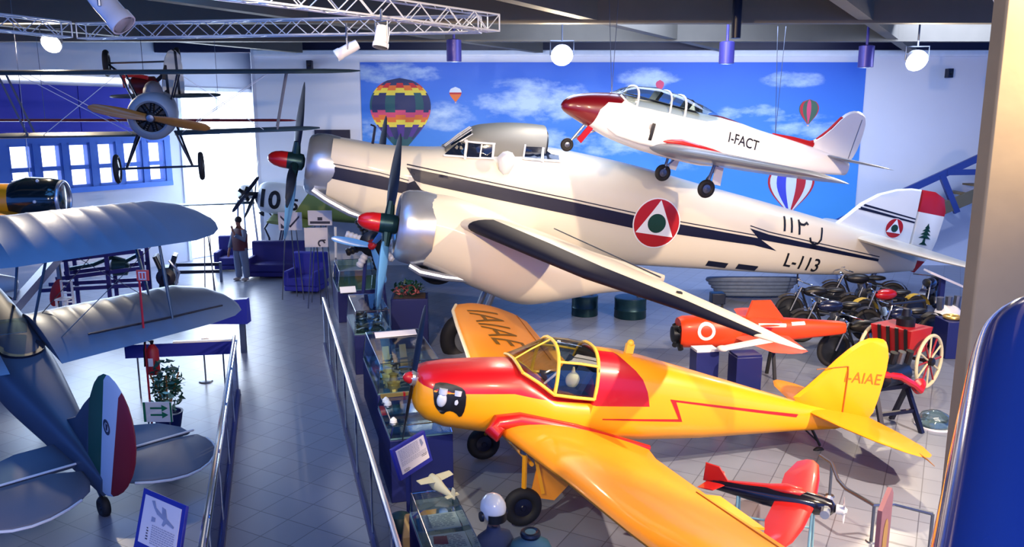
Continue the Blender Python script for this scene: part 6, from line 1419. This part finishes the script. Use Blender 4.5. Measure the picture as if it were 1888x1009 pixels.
# blue tubular railing close to the camera
def tube_at(px, py, dist): return Vector((0, 0, HCAM))+sight(px, py)*dist
P = [tube_at(1700, 2600, .5), tube_at(1785, 1300, .58), tube_at(1822, 1009, .72), tube_at(1848, 800, .86), tube_at(1866, 668, .98), tube_at(1880, 625, 1.03), tube_at(1915, 600, 1.07), tube_at(1990, 590, 1.1), tube_at(2150, 588, 1.15), tube_at(2150, 588, 1.15)+Vector((3.2, .1, 0))]
t = thing('tubular_railing', 'thick glossy blue tubular railing at the lower right, close to the camera', 'railing', P[0]); M_rail = mat('glossy blue enamel', (14, 36, 118), .12, .3, .05, 3, coat=1.)
def chaik(p, n=2):
    for _ in range(n):
        q = [p[0]]
        for a_, b_ in zip(p[:-1], p[1:]): q += [a_*.75+b_*.25, a_*.25+b_*.75]
        p = q+[p[-1]]
    return p
mb = MB(); mb.tube([p_-P[0] for p_ in chaik(P)], .044, 28); mb.build('top_tube', M_rail, t)
mb = MB(); mb.tube([tube_at(1960, 720, 1.0)-P[0], tube_at(1900, 1009, .80)-P[0], tube_at(1880, 1250, .66)-P[0]], .03, 20); mb.build('second_tube', M_rail, t)
# ------------------------------------------------------------------ light
W = bpy.data.worlds.new('world'); SC.world = W; W.use_nodes = True
bg = W.node_tree.nodes['Background']; bg.inputs[0].default_value = (*lin((80, 140, 255)), 1); bg.inputs[1].default_value = 1.5
def area(name, loc, tgt, size, power, rgb, shape='RECTANGLE', sy=None, spread=PI):
    l = bpy.data.lights.new(name, 'AREA'); l.shape = shape; l.size = size; l.size_y = sy or size; l.energy = power; l.color = lin(rgb); l.spread = spread
    o = bpy.data.objects.new(name, l); COL.objects.link(o); o.location = loc
    o.rotation_euler = (Vector(tgt)-Vector(loc)).to_track_quat('-Z', 'Y').to_euler(); return o
def spot(name, loc, tgt, power, rgb, ang=60, r=.12, blend=.25):
    l = bpy.data.lights.new(name, 'SPOT'); l.energy = power; l.color = lin(rgb); l.spot_size = math.radians(ang); l.spot_blend = blend; l.shadow_soft_size = r
    o = bpy.data.objects.new(name, l); COL.objects.link(o); o.location = loc
    o.rotation_euler = (Vector(tgt)-Vector(loc)).to_track_quat('-Z', 'Y').to_euler(); return o
# daylight from the windows and the door on the left
uw = (win[0][1]+win[-1][0])/2; p = lw(uw, 3.4, .3); area('daylight_windows', p, p+NL*4+Vector((0, 0, -1.2)), 6, 420, (200, 224, 255), sy=1.6)
p = lw((du0+du1)/2, 2.6, .3); area('daylight_door', p, p+NL*4+Vector((0, 0, -1.)), 2.8, 330, (220, 236, 255), sy=3.2)
# area lights added under the roof as fill, mostly cool
area('roof_fill', (-5, 11, 6.9), (-5, 11, 0), 5, 240, (80, 160, 255)); area('roof_fill', (3, 18, 6.9), (3, 21, 0), 5, 560, (196, 214, 255)); area('roof_fill', (11, 19, 6.9), (12, 23, 1), 4, 480, (200, 216, 255)); area('roof_fill', (6, 8, 6.9), (6, 9, 0), 4, 260, (255, 238, 220))
area('balcony_fill', (.2, -1.6, 6.2), (1.6, 3, 3.), 1.2, 300, (255, 236, 210), sy=.25)  # unseen light added behind the camera to brighten railing and column
# warm hall lamps
spot('hall_spot', (3.5, 3.5, 6.2), (0, 11, 1.), 1900, (255, 226, 180), 80, .1)
spot('hall_spot', (-2.5, 5.5, 6.2), (1, 16.5, 2.8), 2700, (255, 220, 172), 62, .1)
spot('hall_spot', (8, 6, 6.2), (5, 11, .5), 5200, (255, 224, 190), 80, .1)
spot('hall_spot', (-3.2, 4.5, 5.6), (-.6, 9, 1.2), 900, (255, 244, 214), 34, .08)
